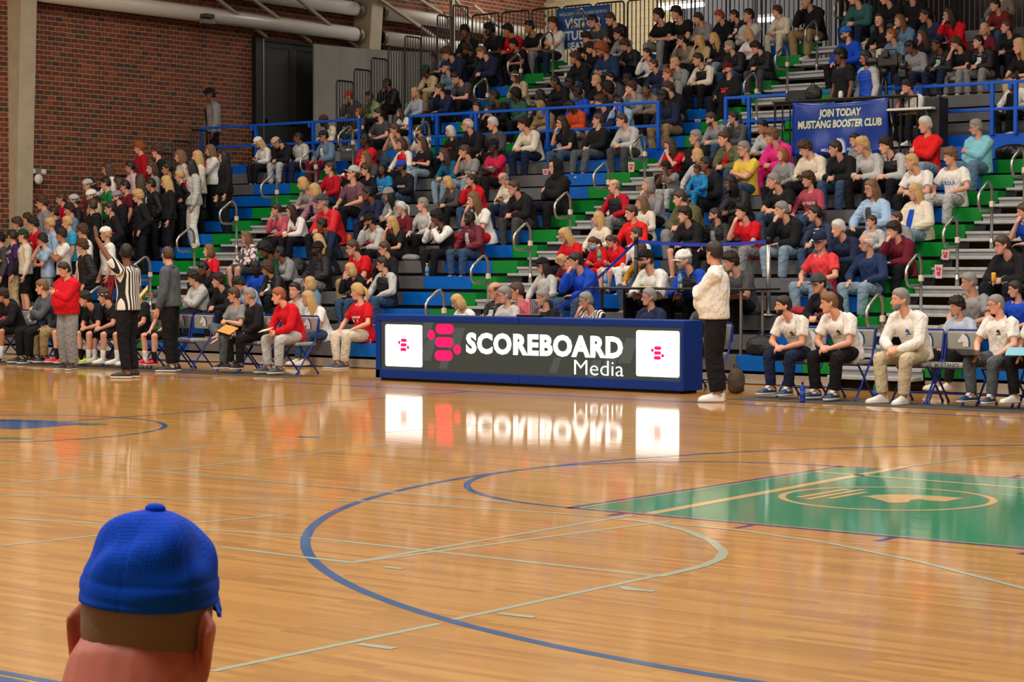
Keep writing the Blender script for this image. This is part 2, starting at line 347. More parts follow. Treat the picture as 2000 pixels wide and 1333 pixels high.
# landing beside the doors
struct(MB().box(WX, -21.1, 18.15, 32, 3.2, 3.45).build('floor_landing', M_DECK))
# double doors
dr = tag(empty('door_1', (-25.78, 22.1, 3.46)), kind='structure')
MB().box(0, .12, -1.02, -.94, 0, 3.32).box(0,.12,.94,1.02,0,3.32).box(0,.12,-1.02,1.02,3.24,3.32).build('door_frame', M_BLACK, dr)
MB().box(0,.13,-1.24,-1.03,0,3.34).build('door_post', mat('door_post_black', srgb(26,24,24), .5), dr)
for s, y0 in ((1,-.93),(1,.005)):
    lf = MB().box(.02, .07, y0, y0+.925, .02, 3.23).build('door_leaf', mat('door_black', srgb(30,29,31), .45), dr)
    mb = MB()
    for a, b, c, d in ((y0,y0+.925,.02,.14),(y0,y0+.925,1.35,1.47),(y0,y0+.925,3.11,3.23),(y0,y0+.1,.14,3.11),(y0+.825,y0+.925,.14,3.11)): mb.box(.07,.085,a,b,c,d)
    mb.build('door_rail', mat('door_black'), lf)
mb = MB().box(.1,.14,-1.02,-.985,0,3.3).build('door_edge', M_STEEL, dr)
# tapered steel columns
def column(n, y0, fl, d0, d1, z0, z1):
    mb = MB()
    for a, b in ((0, fl),):
        mb.add([(WX,y0,z0),(WX+d0,y0,z0),(WX+d0,y0+fl,z0),(WX,y0+fl,z0),(WX,y0,z1),(WX+d1,y0,z1),(WX+d1,y0+fl,z1),(WX,y0+fl,z1)], [(0,1,5,4),(1,2,6,5),(2,3,7,6),(4,5,6,7),(0,3,2,1)])
    o = mb.build('column_%d' % n, M_BEIGE); struct(o)
    k = .03
    MB().add([(WX+d0,y0-k,z0),(WX+d0+.03,y0-k,z0),(WX+d0+.03,y0+fl+k,z0),(WX+d0,y0+fl+k,z0),(WX+d1,y0-k,z1),(WX+d1+.03,y0-k,z1),(WX+d1+.03,y0+fl+k,z1),(WX+d1,y0+fl+k,z1)], [(0,1,5,4),(1,2,6,5),(2,3,7,6),(3,0,4,7)]).build('flange', M_BEIGE, o)
    return o
c1 = column(1, 14.03, .34, .12, .62, 0, 11); c2 = column(2, 24.3, .34, .2, .86, 3.4, 11)
# round ducts along the end wall
for z, nm, lab in ((7.68,'upper','upper white round duct along the brick wall, ending near the second column'), (7.08,'lower','lower white round duct along the brick wall, passing above the black doors')):
    d = tag(empty('round_duct', (WX+.34, 24, z)), lab, 'duct')
    for a, b in ((-9.5,.12),(.86,7.9)):
        MB().tube([(0,a,0),(0,b,0)], .165, 20).build('duct_run', M_DUCT, d, True)
    for a in (-.02, .86): MB().tube([(0,a,0),(0,a+.1,0)], .18, 20).build('collar', mat('collar_grey', srgb(120,112,100), .4, .5), d, True)
# diagonal braces from the wall to the roof
for i, (a, b) in enumerate((((395,-25),(520,72)), ((455,-30),(607,82)), ((560,-20),(703,97)), ((730,-10),(875,90)), ((790,-20),(905,52)), ((840,-60),(955,78)), ((925,10),(1030,95)))):
    P, Q = on_x(*a, WX+.75), on_x(*b, WX+.2)
    o = MB().tube([P, Q], .045, 4).build('roof_brace', mat('brace_beige', srgb(150,138,116), .6))
    tag(o, ['beige diagonal roof brace left of the doors, first from the left','beige diagonal roof brace meeting the top of the black doors','beige diagonal roof brace ending at the second column','beige diagonal roof brace just right of the second column','beige roof brace above the guard rails, second past the column','beige roof brace over the top left seats','beige roof brace nearest the visitor banner'][i], 'brace')
o = MB().box(*[c for a, b in zip(on_x(883,0,WX+.6), (0,0,0)) for c in (a-.05, a+.05)][:4], 5.6, 11).build('roof_post', mat('brace_beige')); tag(o, 'slim beige upright post in front of the brick at the top left', 'post')
# wall fittings
lm = on_x(72,335,WX+.2)
e = tag(empty('emergency_light', lm), 'white twin-headed emergency light with round bell beside the left column', 'light')
MB().bbox(-.06,.06,-.06,.06,-.06,.06,.01).build('housing', mat('fitting_grey', srgb(120,120,120), .5), e)
for s in (-1,1): MB().bbox(-.05,.07,.08*s-.07*(s<0)*1.6,.08*s+.07*(s>0)*1.6,-.05,.05,.02).build('lamp_head', M_WHITE, e)
MB().lathe([(.02,-.02),(.10,0),(.105,.03),(.09,.06)], n=16, M=Matrix.Translation((.02,.0,-.16)) @ Matrix.Rotation(PI/2,4,'Y')).build('bell', M_WHITE, e, True)
o = MB().tube([(WX+.06, lm.y-.02, lm.z), (WX+.06, lm.y-.02, 7.2)], .018, 6).build('conduit', mat('conduit_grey', srgb(150,150,156), .4, .6)); tag(o, 'thin grey conduit running up the brick from the emergency light', 'conduit')
fl = on_x(405,38,WX+.6); e = tag(empty('flood_light', fl), 'small grey flood light hanging under the lower duct', 'light')
MB().bbox(-.10,.10,-.13,.13,.02,.12,.02).build('bracket', mat('fitting_dark', srgb(60,56,52), .5), e); MB().bbox(-.08,.08,-.17,.17,-.1,.0,.02).build('lamp_head', mat('fitting_grey'), e)
# hallway strip lights seen above the back rail
for px0, px1, py, Y, lab in ((1288,1374,13,30.,'long bright strip light hanging beyond the back rail'), (1482,1513,39,30.,'short bright strip light beyond the rail, right of the first')):
    a, b = on_y(px0,py+2,Y), on_y(px1,py-3,Y)
    e = tag(empty('strip_light', (a+b)/2), lab, 'light'); hw = (b.x-a.x)/2
    MB().bbox(-hw,hw,-.07,.07,.05,.12,.01).build('housing', M_WHITE, e)
    MB().bbox(-hw,hw,-.06,.06,-.05,.05,.02).build('tube', mat('strip_glow', (1,1,1,1), .5, emit=(.95,.97,1,1), estr=5), e)
    for s in (-.8,.8): MB().tube([(hw*s,0,.12),(hw*s,0,11-e.location.z)], .01, 5).build('hanger', M_BLACK, e)
# high-bay fixtures above the picture, mirrored in the floor; near row is added fill
for i, (x, y, z) in enumerate(LAMPS):
    e = tag(empty('high_bay_lamp', (x, y, z+.06)), 'long white high-bay lamp hanging from the gym ceiling', 'lamp', 'high-bay lamps under the ceiling')
    MB().bbox(-1.25,1.25,-.4,.4,.0,.12,.03).build('housing', M_WHITE, e)
    MB().bbox(-1.15,1.15,-.3,.3,-.02,.0,.005).build('diffuser', mat('lamp_glow', (1,1,1,1), .5, emit=(1,.95,.88,1), estr=6), e)
    for s in (-.9,.9): MB().tube([(s,0,.1),(s,0,11-z-.06)], .012, 5).build('hanger', M_BLACK, e)
# ================================================================== STANDS
Y1, DD, HH, Z1 = 11.195, .531, .2582, .3879
def rowY(k): return Y1+(k-1)*DD if k < 50 else 18.629+(k-100)*DD          # k>=100: upper stand row u0..u7
def rowZ(k): return Z1+(k-1)*HH if k < 50 else 3.931+(k-100)*.279
SEATP = [(0,0),(0,-.205),(.05,-.21),(.29,-.05),(.30,0)]
def seat_prism(x0, x1, Y, Z):
    mb = MB(); pts = [(Y+a, Z+b) for a, b in SEATP]; n = len(pts)
    vs = [(x0,a,b) for a,b in pts] + [(x1,a,b) for a,b in pts]
    mb.add(vs, [list(range(n)), list(range(2*n-1,n-1,-1))] + [[i,(i+1)%n,(i+1)%n+n,i+n] for i in range(n)])
    # moulded finger slots along the front
    x = math.ceil(x0/1.0)*1.0 - .4
    while x < x1-.12:
        if x > x0+.02: mb.box(x, x+.1, Y-.004, Y+.002, Z-.05, Z-.04)
        x += 1.0
    return mb
def section(name, rows, x0, x1, gl_, gr_, label):
    t = tag(empty(name, ((x0+x1)/2, rowY(rows[0]), 0)), label, 'bleacher'); T = Matrix.Translation(t.location).inverted()
    def put(mb, nm, m):
        o = mb.build(nm, m, t); o.matrix_local = T; return o
    for k in rows:
        Y, Z = rowY(k), rowZ(k); cuts = []
        a, b = x0, x1
        if gl_: cuts += [(a, a+.52, M_SEATN), (a+.52, a+1.54, M_SEATB)]; a += 1.54
        if gr_: cuts += [(b-.52, b, M_SEATN), (b-1.54, b-.52, M_SEATB)]; b -= 1.54
        cuts.append((a, b, M_SEATG))
        for p, q, m in cuts: put(seat_prism(p+.003, q-.003, Y, Z), 'seat_board', m)
        dz = Z - .36
        mb = MB()
        if k > 1: mb.box(x0, x1, Y-DD+.13, Y+.16, dz-.04, dz)
        mb.box(x0, x1, Y+.13, Y+.16, dz, Z-.13)
        put(mb, 'deck', M_DECK if k > 1 else M_DARK)
        if k == 1: put(MB().box(x0, x1, Y+.02, Y+.08, .012, .14), 'kick_plate', M_TRIM)
    return t
LOW = list(range(1,14)); UP = [100+i for i in range(8)]
S = [(-24.1,-20.35),(-19.09,-12.66),(-11.40,-5.29),(-4.03,2.6)]
section('bleacher_section', LOW, *S[0], False, True, 'lower bleacher block against the brick wall, with standing students')
section('bleacher_section', LOW, *S[1], True, True, 'lower bleacher block between the left and centre aisles')
section('bleacher_section', LOW, *S[2], True, True, 'lower bleacher block behind the black media table')
section('bleacher_section', LOW, *S[3], True, False, 'lower bleacher block at the right edge beyond the right aisle')
U = [(-21.0,-18.2),(-17.0,-12.07),(-10.83,-1.5)]
section('bleacher_section', UP, *U[0], False, True, 'upper bleacher block at far left beside the stepped black guards')
section('bleacher_section', UP, *U[1], True, True, 'upper bleacher block below the visitor banner')
section('bleacher_section', UP, *U[2], True, False, 'upper bleacher block at right behind the camera crew')
def stairs(x0, x1, rows, label):
    t = tag(empty('aisle_stairs', ((x0+x1)/2, rowY(rows[0]), 0)), label, 'stairs'); T = Matrix.Translation(t.location).inverted()
    for k in rows:
        Y, Z = rowY(k), rowZ(k)
        for nm, ya, yb, za, zb, m in (('tread', Y-.04, Y+DD-.1, Z-.14, Z-.10, M_ALU), ('riser', Y+.0, Y+.02, Z-.25, Z-.14, M_DECK), ('half_step', Y-.29, Y-.04, Z-.245 if k > 1 else Z-.25, Z-.205, M_ALU)):
            o = MB().bbox(x0, x1, ya, yb, za, zb, .006).build(nm, m, t); o.matrix_local = T
            if nm == 'riser': o.data.materials[0] = M_ALU
    return t
AI = [(-20.33,-19.11),(-12.64,-11.42),(-5.27,-4.05)]
for a, l in zip(AI, ('left','centre','right')): stairs(*a, LOW, 'grey metal steps of the %s aisle in the lower stand' % l)
stairs(-18.18,-17.02, UP, 'grey metal steps of the left aisle in the upper stand'); stairs(-12.05,-10.85, UP, 'grey metal steps of the right aisle in the upper stand')
def handrail(x, k, label, hgt=.95):
    Y, Z = rowY(k)+.06, rowZ(k)-.1; h = hgt
    e = tag(empty('handrail', (x, Y, Z)), label, 'handrail')
    p = [(0,0,0),(0,0,h-.14),(0,-.03,h-.06),(0,-.09,h-.01),(0,-.15,h-.02),(0,-.36,h-.15),(0,-.42,h-.22),(0,-.42,h-.33),(0,-.38,h-.40),(0,-.32,h-.42),(0,-.03,h-.42)]
    MB().tube(p, .022, 8).build('rail_tube', M_STEEL, e, True)
    MB().tube([(0,0,0),(0,0,.16)], .03, 10).build('socket', M_STEEL, e, True)
    MB().bbox(-.028,.028,-.028,.028,h-.36,h-.28,.004).build('warning_label', mat('label_white', srgb(226,214,190), .6), e)
    return e
ordn = ['lowest','second lowest','third','fourth','fifth','topmost']
for x, l, ks in ((-19.72,'left',(3,5,7,9,11,13)), (-12.03,'centre',(1,3,5,7,9,11)), (-4.66,'right',(1,3,5,7,9,11))):
    for i, k in enumerate(ks): handrail(x, k, 'looped steel handrail in the %s lower aisle, %s of its six' % (l, ordn[i] if i in (0,1,5) else ordn[i]+' from the floor'))
for x, l, ks in ((-17.6,'left',(101,103,105,107)), (-11.45,'right',(101,103,105,107))):
    for i, k in enumerate(ks): handrail(x, k, 'looped steel handrail in the %s upper aisle, %s from the front' % (l, ('first','second','third','fourth')[i]), 1.15 if l == 'left' else .92)
handrail(-17.75, 13, 'looped steel handrail at the blue rail below the upper left aisle', .95)
handrail(-19.72, 1, 'looped steel handrail at the foot of the left aisle behind the red bench')
# blue guard rail along the front of the upper stand
FY = 18.1
def guard(pxs, label, ext=0):
    xs = [on_y(px, 225, FY).x for px in pxs]
    if ext: xs.append(xs[-1]+ext)
    e = tag(empty('guard_rail', (xs[0], FY, 3.7)), label, 'railing')
    L = xs[-1]-xs[0]
    for nm, z in (('top_rail',.81),('mid_rail',.39)): MB().bbox(-.03,L+.03,-.025,.025,z-.025,z+.025,.008).build(nm, M_BLUE, e)
    for x in xs: MB().bbox(x-xs[0]-.03,x-xs[0]+.03,-.03,.03,-.02,.80,.006).build('post', M_BLUE, e)
    for x in xs[1:-1]: MB().bbox(x-xs[0]-.12,x-xs[0]-.06,-.04,-.01,.70,.80,.006).build('clip', M_BLUE, e)
    return e
guard([393,500,612,702], 'blue guard rail above the left block, in front of the black doors')
guard([802,854,930,1070,1214,1286], 'long blue guard rail above the middle block')
guard([1418,1463,1585,1690,1798,1938,1984,2080], 'blue guard rail at right, behind the camera crew')
fa = tag(empty('fascia_panel', (-13, FY, 3.57)), 'blue fascia board along the foot of the guard rail', 'panel')
for a, b in ((-24.1,-20.35),(-19.09,-12.66),(-11.4,2.6)):
    o = MB().box(a+13, b+13, .03, .06, -.13, .13).build('board', M_BLUE, fa)
MB().box(-8.1,0.3,.03,.06,-.13,.13) 
# black stepped end guards
def end_guard(x, Y, w, z0, z1, label, grp, n=5):
    e = tag(empty('end_guard', (x, Y, z0)), label, 'railing', grp); h = z1-z0; r = .05
    MB().tube([(0,0,0),(0,0,h-r),(0,r*.3,h-r*.3),(0,r,h),(0,w-r,h),(0,w-r*.3,h-r*.3),(0,w,h-r),(0,w,0)], .019, 6).build('frame', M_BLACK, e)
    for i in range(1, n+1): MB().tube([(0,w*i/(n+1),.02),(0,w*i/(n+1),h-.01)], .012, 5).build('bar', M_BLACK, e)
for n in range(8): end_guard(-21.08, 18.62+.532*n, .50, 3.95+.272*n, 5.38+.272*n, 'black barred end guard of the upper stand, %s from the front' % ('first','second','third','fourth','fifth','sixth','seventh','rearmost')[n], 'stepped end guards of the upper stand')
for n in range(6): end_guard(-24.16, rowY(8+n)-.1, .50, rowZ(8+n)-.3, rowZ(8+n)+.95, 'black barred end guard by the standing students, %s from the front' % ('first','second','third','fourth','fifth','rearmost')[n], 'stepped end guards of the lower stand')
RB = 22.78
ORD = 'first second third fourth fifth sixth seventh eighth ninth tenth eleventh twelfth thirteenth fourteenth fifteenth sixteenth seventeenth eighteenth nineteenth twentieth twenty-first twenty-second twenty-third twenty-fourth twenty-fifth'.split()
for i in range(25):
    x = -20.9 + .83*i
    if x > -1: break
    e = tag(empty('back_guard', (x, RB, 5.52)), 'black barred panel along the top row, %s from the left' % ORD[i], 'railing', 'barred panels along the top row'); wd, h, r = .74, 1.56, .06
    MB().tube([(0,0,0),(0,0,h-r),(r*.3,0,h-r*.3),(r,0,h),(wd-r,0,h),(wd-r*.3,0,h-r*.3),(wd,0,h-r),(wd,0,0)], .019, 6).build('frame', M_BLACK, e)
    for j in range(1, 7): MB().tube([(wd*j/7,0,.02),(wd*j/7,0,h-.01)], .012, 5).build('bar', M_BLACK, e)
struct(MB().box(-21,2.6,22.66,32,5.2,5.5).build('floor_gallery', M_DECK))
# ================================================================== SIGNS
vb = tag(empty('visitor_banner', (on_y(1141,50,22.7).x, 22.7, 6.56)), 'blue banner reading VISITOR STUDENT SEATING tied to the top rail', 'banner')
a, b = on_y(1090,12,22.7), on_y(1195,2,22.7); hw = (b.x-a.x)/2; hz0 = on_y(1103,97,22.7).z
mb = MB(); nx = 20
def wav(x, z): return -.02 - .012*math.sin(x*9+z*3)
vs = []; top, bot = 7.03-6.56, hz0-6.56
for i in range(nx+1):
    for j in range(7):
        x = -hw + 2*hw*i/nx; z = bot + (top-bot)*j/6; vs.append((x, wav(x,z), z))
mb.add(vs, [[i*7+j, (i+1)*7+j, (i+1)*7+j+1, i*7+j+1] for i in range(nx) for j in range(6)])
o = mb.build('cloth', mat('banner_blue', srgb(28,78,146), .6), vb, True)
so = o.modifiers.new('thickness', 'SOLIDIFY'); so.thickness = .004
M_LET = mat('banner_white', srgb(206,214,224), .6)
for t, s, z, of in (('WELCOME TO MILLARD NORTH', .085, .33, 0), ('VISITOR', .26, .12, .008), ('STUDENT', .26, -.13, .008), ('SEATING', .2, -.35, .007)):
    text_obj(t, 'lettering', M_LET, Matrix.Translation((0,-.045,z)) @ FACE, vb, size=s, offset=of)
# booster banner on the crew platform
PY = 17.45
bl, brr, bb = on_y(1549,203,PY), on_y(1736,193,PY), on_y(1549,308,PY)
pb = tag(empty('booster_banner', ((bl.x+brr.x)/2, PY, bl.z)), 'blue vinyl banner reading JOIN TODAY MUSTANG BOOSTER CLUB', 'banner'); hw = (brr.x-bl.x)/2; hb = bl.z-bb.z
mb = MB(); vs = []; NX, NZ = 28, 14
for i in range(NX+1):
    for j in range(NZ+1):
        u, v = i/NX, j/NZ; x = -hw+2*hw*u; sag = .05*math.sin(PI*u)
        z = .02 - sag*(1-v) - hb*v*1.0
        y = -.02 - .02*math.sin(7*u+5*v)*math.sin(PI*v) - .012*math.sin(16*u*(1+.3*v)-4*v)
        vs.append((x, y, z))
mb.add(vs, [[i*(NZ+1)+j, i*(NZ+1)+j+1, (i+1)*(NZ+1)+j+1, (i+1)*(NZ+1)+j] for i in range(NX) for j in range(NZ)])
o = mb.build('vinyl', mat('vinyl_blue', srgb(18,60,156), .28, bump=(2.5,.2,.01)), pb, True); so = o.modifiers.new('thickness','SOLIDIFY'); so.thickness = .003
bv = BVHTree.FromPolygons(vs, mb.f)
def drape(body, size, x, z, m, off, dy, **k):
    me = text_mesh(body, size=size, offset=off, extrude=0, **k)
    for v in me.vertices:
        X, Z = v.co.x + x, v.co.y + z
        h = bv.ray_cast(Vector((X,-2,Z)), Vector((0,1,0)))
        v.co = Vector((X, (h[0].y if h[0] else -.03)-dy, Z))
    me.materials.clear(); me.materials.append(m); return link('lettering', me, pb)
M_LG = mat('letter_green', srgb(30,140,60), .4)
for body, s, x, z in (('JOIN TODAY', .165, 0, -.19), ('MUSTANG BOOSTER CLUB', .165, 0, -.37)):
    sp = 1.0
    drape(body, s, x, z, M_LG, .012, .005, shear=.12, xscale=.78); drape(body, s, x, z, mat('letter_cream', srgb(226,222,206), .4), .006, .008, shear=.12, xscale=.78)
drape('MILLARD MUSTANGS', .07, 0, -hb+.10, M_LET, .002, .006)
hm = MB().prism(hp(HORSE, 0, -.72, .26, 0), -.052, -.05, 'y').build('horse_emblem', M_LET, pb)
hm = MB().prism(hp(HORSE_MANE, 0, -.72, .26, 0), -.052, -.05, 'y').build('horse_mane', mat('mane_blue', srgb(70,120,200), .4), pb)
# crew platform with pipe rail and black counter
cp = tag(empty('crew_platform', ((bl.x+brr.x)/2, PY, 3.45)), 'black pipe-railed camera platform with narrow counter behind the booster banner', 'platform')
x0, x1 = on_y(1512,207,PY).x-cp.location.x, on_y(1790,188,PY).x-cp.location.x; zt = bl.z-3.45
MB().box(x0,x1,.2,.66,-.04,0).build('deck', M_DECK, cp)
MB().bbox(x0-.05,x1-.2,.0,.30,zt+.03,zt+.06,.008).build('counter', M_BLACK, cp)
for i in range(19):
    x = x0+(x1-x0)*i/18
    if i > 3 and i < 14 and i % 3: continue
    MB().tube([(x,.03,-.35),(x,.03,zt+.03)], .02 if i % 4 == 0 else .014, 6).build('rail_post', M_BLACK, cp)
MB().tube([(x0,.03,zt+.02),(x1,.03,zt+.02)], .022, 6).build('rail_bar', M_BLACK, cp); MB().tube([(x0,.03,-.32),(x1,.03,-.32)], .022, 6).build('rail_bar', M_BLACK, cp)
# ================================================================== SCORER'S TABLE
TY = 8.86
tl, tr = on_y(735,613,TY), on_y(1333,631,TY); tx0, tx1 = tl.x, tr.x; TH = .915; TDp = .42
st = tag(empty('scorer_table', ((tx0+tx1)/2, TY, 0)), 'long blue scorer table with a lit display reading SCOREBOARD Media', 'table'); hw = (tx1-tx0)/2
MB().bbox(-hw,-.02,-.02,TDp,TH-.09,TH,.012).build('top_pad', M_PADBLUE, st); MB().bbox(-.015,hw,-.02,TDp,TH-.09,TH,.012).build('top_pad', M_PADBLUE, st)
MB().bbox(-hw,-.02,-.02,.06,.035,.16,.012).build('bottom_pad', M_PADBLUE, st); MB().bbox(-.015,hw,-.02,.06,.035,.16,.012).build('bottom_pad', M_PADBLUE, st)
MB().bbox(-hw,-hw+.09,-.02,TDp,.035,TH-.092,.012).build('end_pad', M_PADBLUE, st); MB().bbox(hw-.015,hw+.03,-.02,TDp,.035,TH-.002,.012).build('end_pad', M_PADBLUE, st)
MB().box(-hw+.05,hw-.05,.04,TDp-.02,.0,.05).build('base', M_RUBBER, st)
scr = MB().box(-hw+.09,hw-.02,.0,.04,.16,TH-.09).build('display', mat('screen_dark', srgb(30,36,34), .5, emit=srgb(58,70,66), estr=.5), st)
SX0, SX1, SZ0, SZ1 = -hw+.09, hw-.02, .16, TH-.09; SWd = SX1-SX0; SHt = SZ1-SZ0
def scx(px, py): q = on_y(px, py, TY); return q.x - st.location.x, q.z
G_W = mat('glow_white', (1,1,1,1), .5, emit=(.92,1,1,1), estr=1.7); G_R = mat('glow_red', srgb(255,0,84), .5, emit=srgb(255,0,84), estr=1.15); G_G = mat('glow_grey', srgb(40,48,46), .5, emit=srgb(78,90,88), estr=.6)
def rrect(cx, cz, w, h, r, n=6):
    out = []
    for (sx, sz, t0) in ((1,1,0),(-1,1,PI/2),(-1,-1,PI),(1,-1,1.5*PI)):
        for i in range(n+1): t = t0 + PI/2*i/n; out.append((cx+sx*(w/2-r)+r*math.cos(t), cz+sz*(h/2-r)+r*math.sin(t)))
    return out
def glow(name, pts, m, dy=.004): return MB().prism(pts, -dy, .002, 'y').build(name, m, scr)
def red_logo(cx, cz, s, k):
    for i, (dx, dz, w, h, r) in enumerate(((.02,.36,.62,.27,.13),(-.0,0,.62,.27,.13),(-.02,-.36,.62,.27,.13))): glow('logo_bar', rrect(cx+dx*s, cz+dz*s, w*s, h*s, r*s), G_R, k)
    for dx, dz in ((-.46,.19),(.46,-.19)): glow('logo_dot', rrect(cx+dx*s, cz+dz*s, .24*s, .26*s, .119*s), G_R, k)
for (pa, pb_) in (((753,630),(825,724)), ((1243,642),(1327,746))):
    (xa, za), (xb, zb) = scx(*pa), scx(*pb_)
    cx, cz, wq, hq = (xa+xb)/2, (SZ0+SZ1)/2, (xb-xa), SHt*.87
    glow('white_card', rrect(cx, cz, wq, hq, .03), G_W); red_logo(cx, cz+.01, wq*.26, .007)
lx, lz = scx(868,669); red_logo(lx, lz, .50, .006)
(xa, za), (xb, zb) = scx(911,677), scx(1217,677)
me = text_mesh('SCOREBOARD', size=.36, offset=.0165, extrude=.002, spacing=1.10)
w0 = max(v.co.x for v in me.vertices)-min(v.co.x for v in me.vertices)
for v in me.vertices: v.co.x *= (xb-xa)/w0
me.materials.clear(); me.materials.append(G_W); o = link('lettering', me, scr); o.matrix_local = Matrix.Translation(((xa+xb)/2, -.005, scx(1060,677)[1]+.0)) @ FACE
me = text_mesh('Media', size=.285, offset=-.004, extrude=.002); w0 = max(v.co.x for v in me.vertices)-min(v.co.x for v in me.vertices); (xa, _), (xb, _) = scx(1121,720), scx(1217,720)
for v in me.vertices: v.co.x *= (xb-xa)/w0
me.materials.clear(); me.materials.append(G_W); o = link('lettering', me, scr); o.matrix_local = Matrix.Translation(((xa+xb)/2, -.005, scx(1170,721)[1])) @ FACE
for cx, cz, s in ((lx-.32,lz+.16,.14),(lx-.28,lz-.1,.16),(lx+.22,lz+.05,.15),(lx+.02,lz-.24,.12),(xb+.08,.52,.16),(xb-.2,.36,.15),(xb-.45,.27,.12),(xa-.3,.3,.1)):
    glow('facet', [(cx-s,cz-s),(cx+s*.2,cz-s),(cx+s,cz+s),(cx-s*.2,cz+s)], G_G, .0025)
# possession arrow
pa = on_y(1035,611,TY+.15); pa = Vector((pa.x, TY+.15, TH))
e = tag(empty('possession_arrow', pa), 'clear possession arrow box on the scorer table, left arrow lit red', 'arrow box')
MB().bbox(-.19,.19,-.05,.05,0,.035,.006).build('base', M_BLACK, e)
gm = mat('acrylic', (.9,.9,.92,1), .05); gm.node_tree.nodes['Principled BSDF'].inputs['Transmission Weight'].default_value = .95; gm.node_tree.nodes['Principled BSDF'].inputs['IOR'].default_value = 1.03
MB().bbox(-.17,.17,-.008,.008,.035,.235,.006).build('pane', gm, e)
R_ON = mat('neon_red', srgb(255,30,70), .5, emit=srgb(255,40,80), estr=2.2); R_OFF = mat('neon_off', srgb(196,150,150), .5)
def outl(pts, m, nm, r=.004): MB().tube([(x,-.014,z) for x,z in pts], r, 5, closed=True).build(nm, m, e)
outl([(-.17,.04),(-.005,.04),(-.005,.232),(-.155,.232),(-.17,.215)], R_ON, 'lit_edge'); outl([(.005,.04),(.17,.04),(.17,.215),(.155,.232),(.005,.232)], R_OFF, 'dull_edge')
for s, m in ((1,R_ON),(.42,R_ON)): outl([(-.085-.055*s,.135),(-.085+.045*s,.135+.075*s),(-.085+.045*s,.135-.075*s)], m, 'left_arrow')
for s, m in ((1,R_OFF),(.42,R_OFF)): outl([(.085+.055*s,.135),(.085-.045*s,.135+.075*s),(.085-.045*s,.135-.075*s)], m, 'right_arrow')
# black media table standing over the first row
MY = 11.2
ma, mb_ = on_y(1140,562,MY), on_y(1464,564,MY)
mt = tag(empty('media_table', ((ma.x+mb_.x)/2, MY+.3, 0)), 'black high table across the front seats behind the scorer table', 'table'); hw = (mb_.x-ma.x)/2; mz = 1.29
MB().bbox(-hw,hw,-.3,.5,mz-.03,mz,.006).build('table_top', M_BLACK, mt)
for sx in (-1,1):
    for y in (-.16,.40): MB().tube([(sx*(hw-.22),y,Z1 if y < .1 else Z1+HH),(sx*(hw-.22),y,mz-.03)], .022, 8).build('leg', M_STEEL if sx > 0 else M_BLACK, mt)
# stanchions and belts
stn = []
for (px, py, X, Y, z0, z1, lab, m) in ((1097,600,-9.75,11.0,.0,1.0,'silver belt post behind the scorer table, beside the blue hoodie',M_STEEL), (1240,464,-9.24,12.3,.90,2.02,'dark belt post standing in the third row behind the writers',mat('post_dark', srgb(50,52,60), .4, .5)), (1497,463,-7.0,12.3,.90,2.0,'silver belt post in the third row beside pale jeans',M_STEEL)):
    e = tag(empty('belt_post', (X, Y, z0)), lab, 'post'); h = z1-z0; stn.append(Vector((X,Y,z1-.05)))
    MB().lathe([(.0,0),(.13,0),(.13,.012),(.05,.03),(.03,.035)], n=20).build('base', m, e, True)
    MB().lathe([(.032,.03),(.032,h-.1)], n=14).build('tube', m, e, True); MB().lathe([(.036,h-.1),(.036,h-.01),(.03,h)], n=14).build('head', M_BLACK, e, True)
for a, b, lab in ((stn[0],stn[1],'blue retractable belt sloping up to the dark post'), (stn[1],stn[2],'blue retractable belt level between two posts in the third row')):
    pts = [a.lerp(b, i/10) - Vector((0,0,.05*math.sin(PI*i/10))) for i in range(11)]; mb = MB()
    for p, q in zip(pts, pts[1:]): mb.add([p+Vector((0,-.003,-.04)),q+Vector((0,-.003,-.04)),q+Vector((0,-.003,.01)),p+Vector((0,-.003,.01)),p+Vector((0,.003,-.04)),q+Vector((0,.003,-.04)),q+Vector((0,.003,.01)),p+Vector((0,.003,.01))], [(0,1,2,3),(7,6,5,4),(3,2,6,7),(0,4,5,1)])
    tag(mb.build('retractable_belt', mat('belt_blue', srgb(16,52,170), .5)), lab, 'belt')
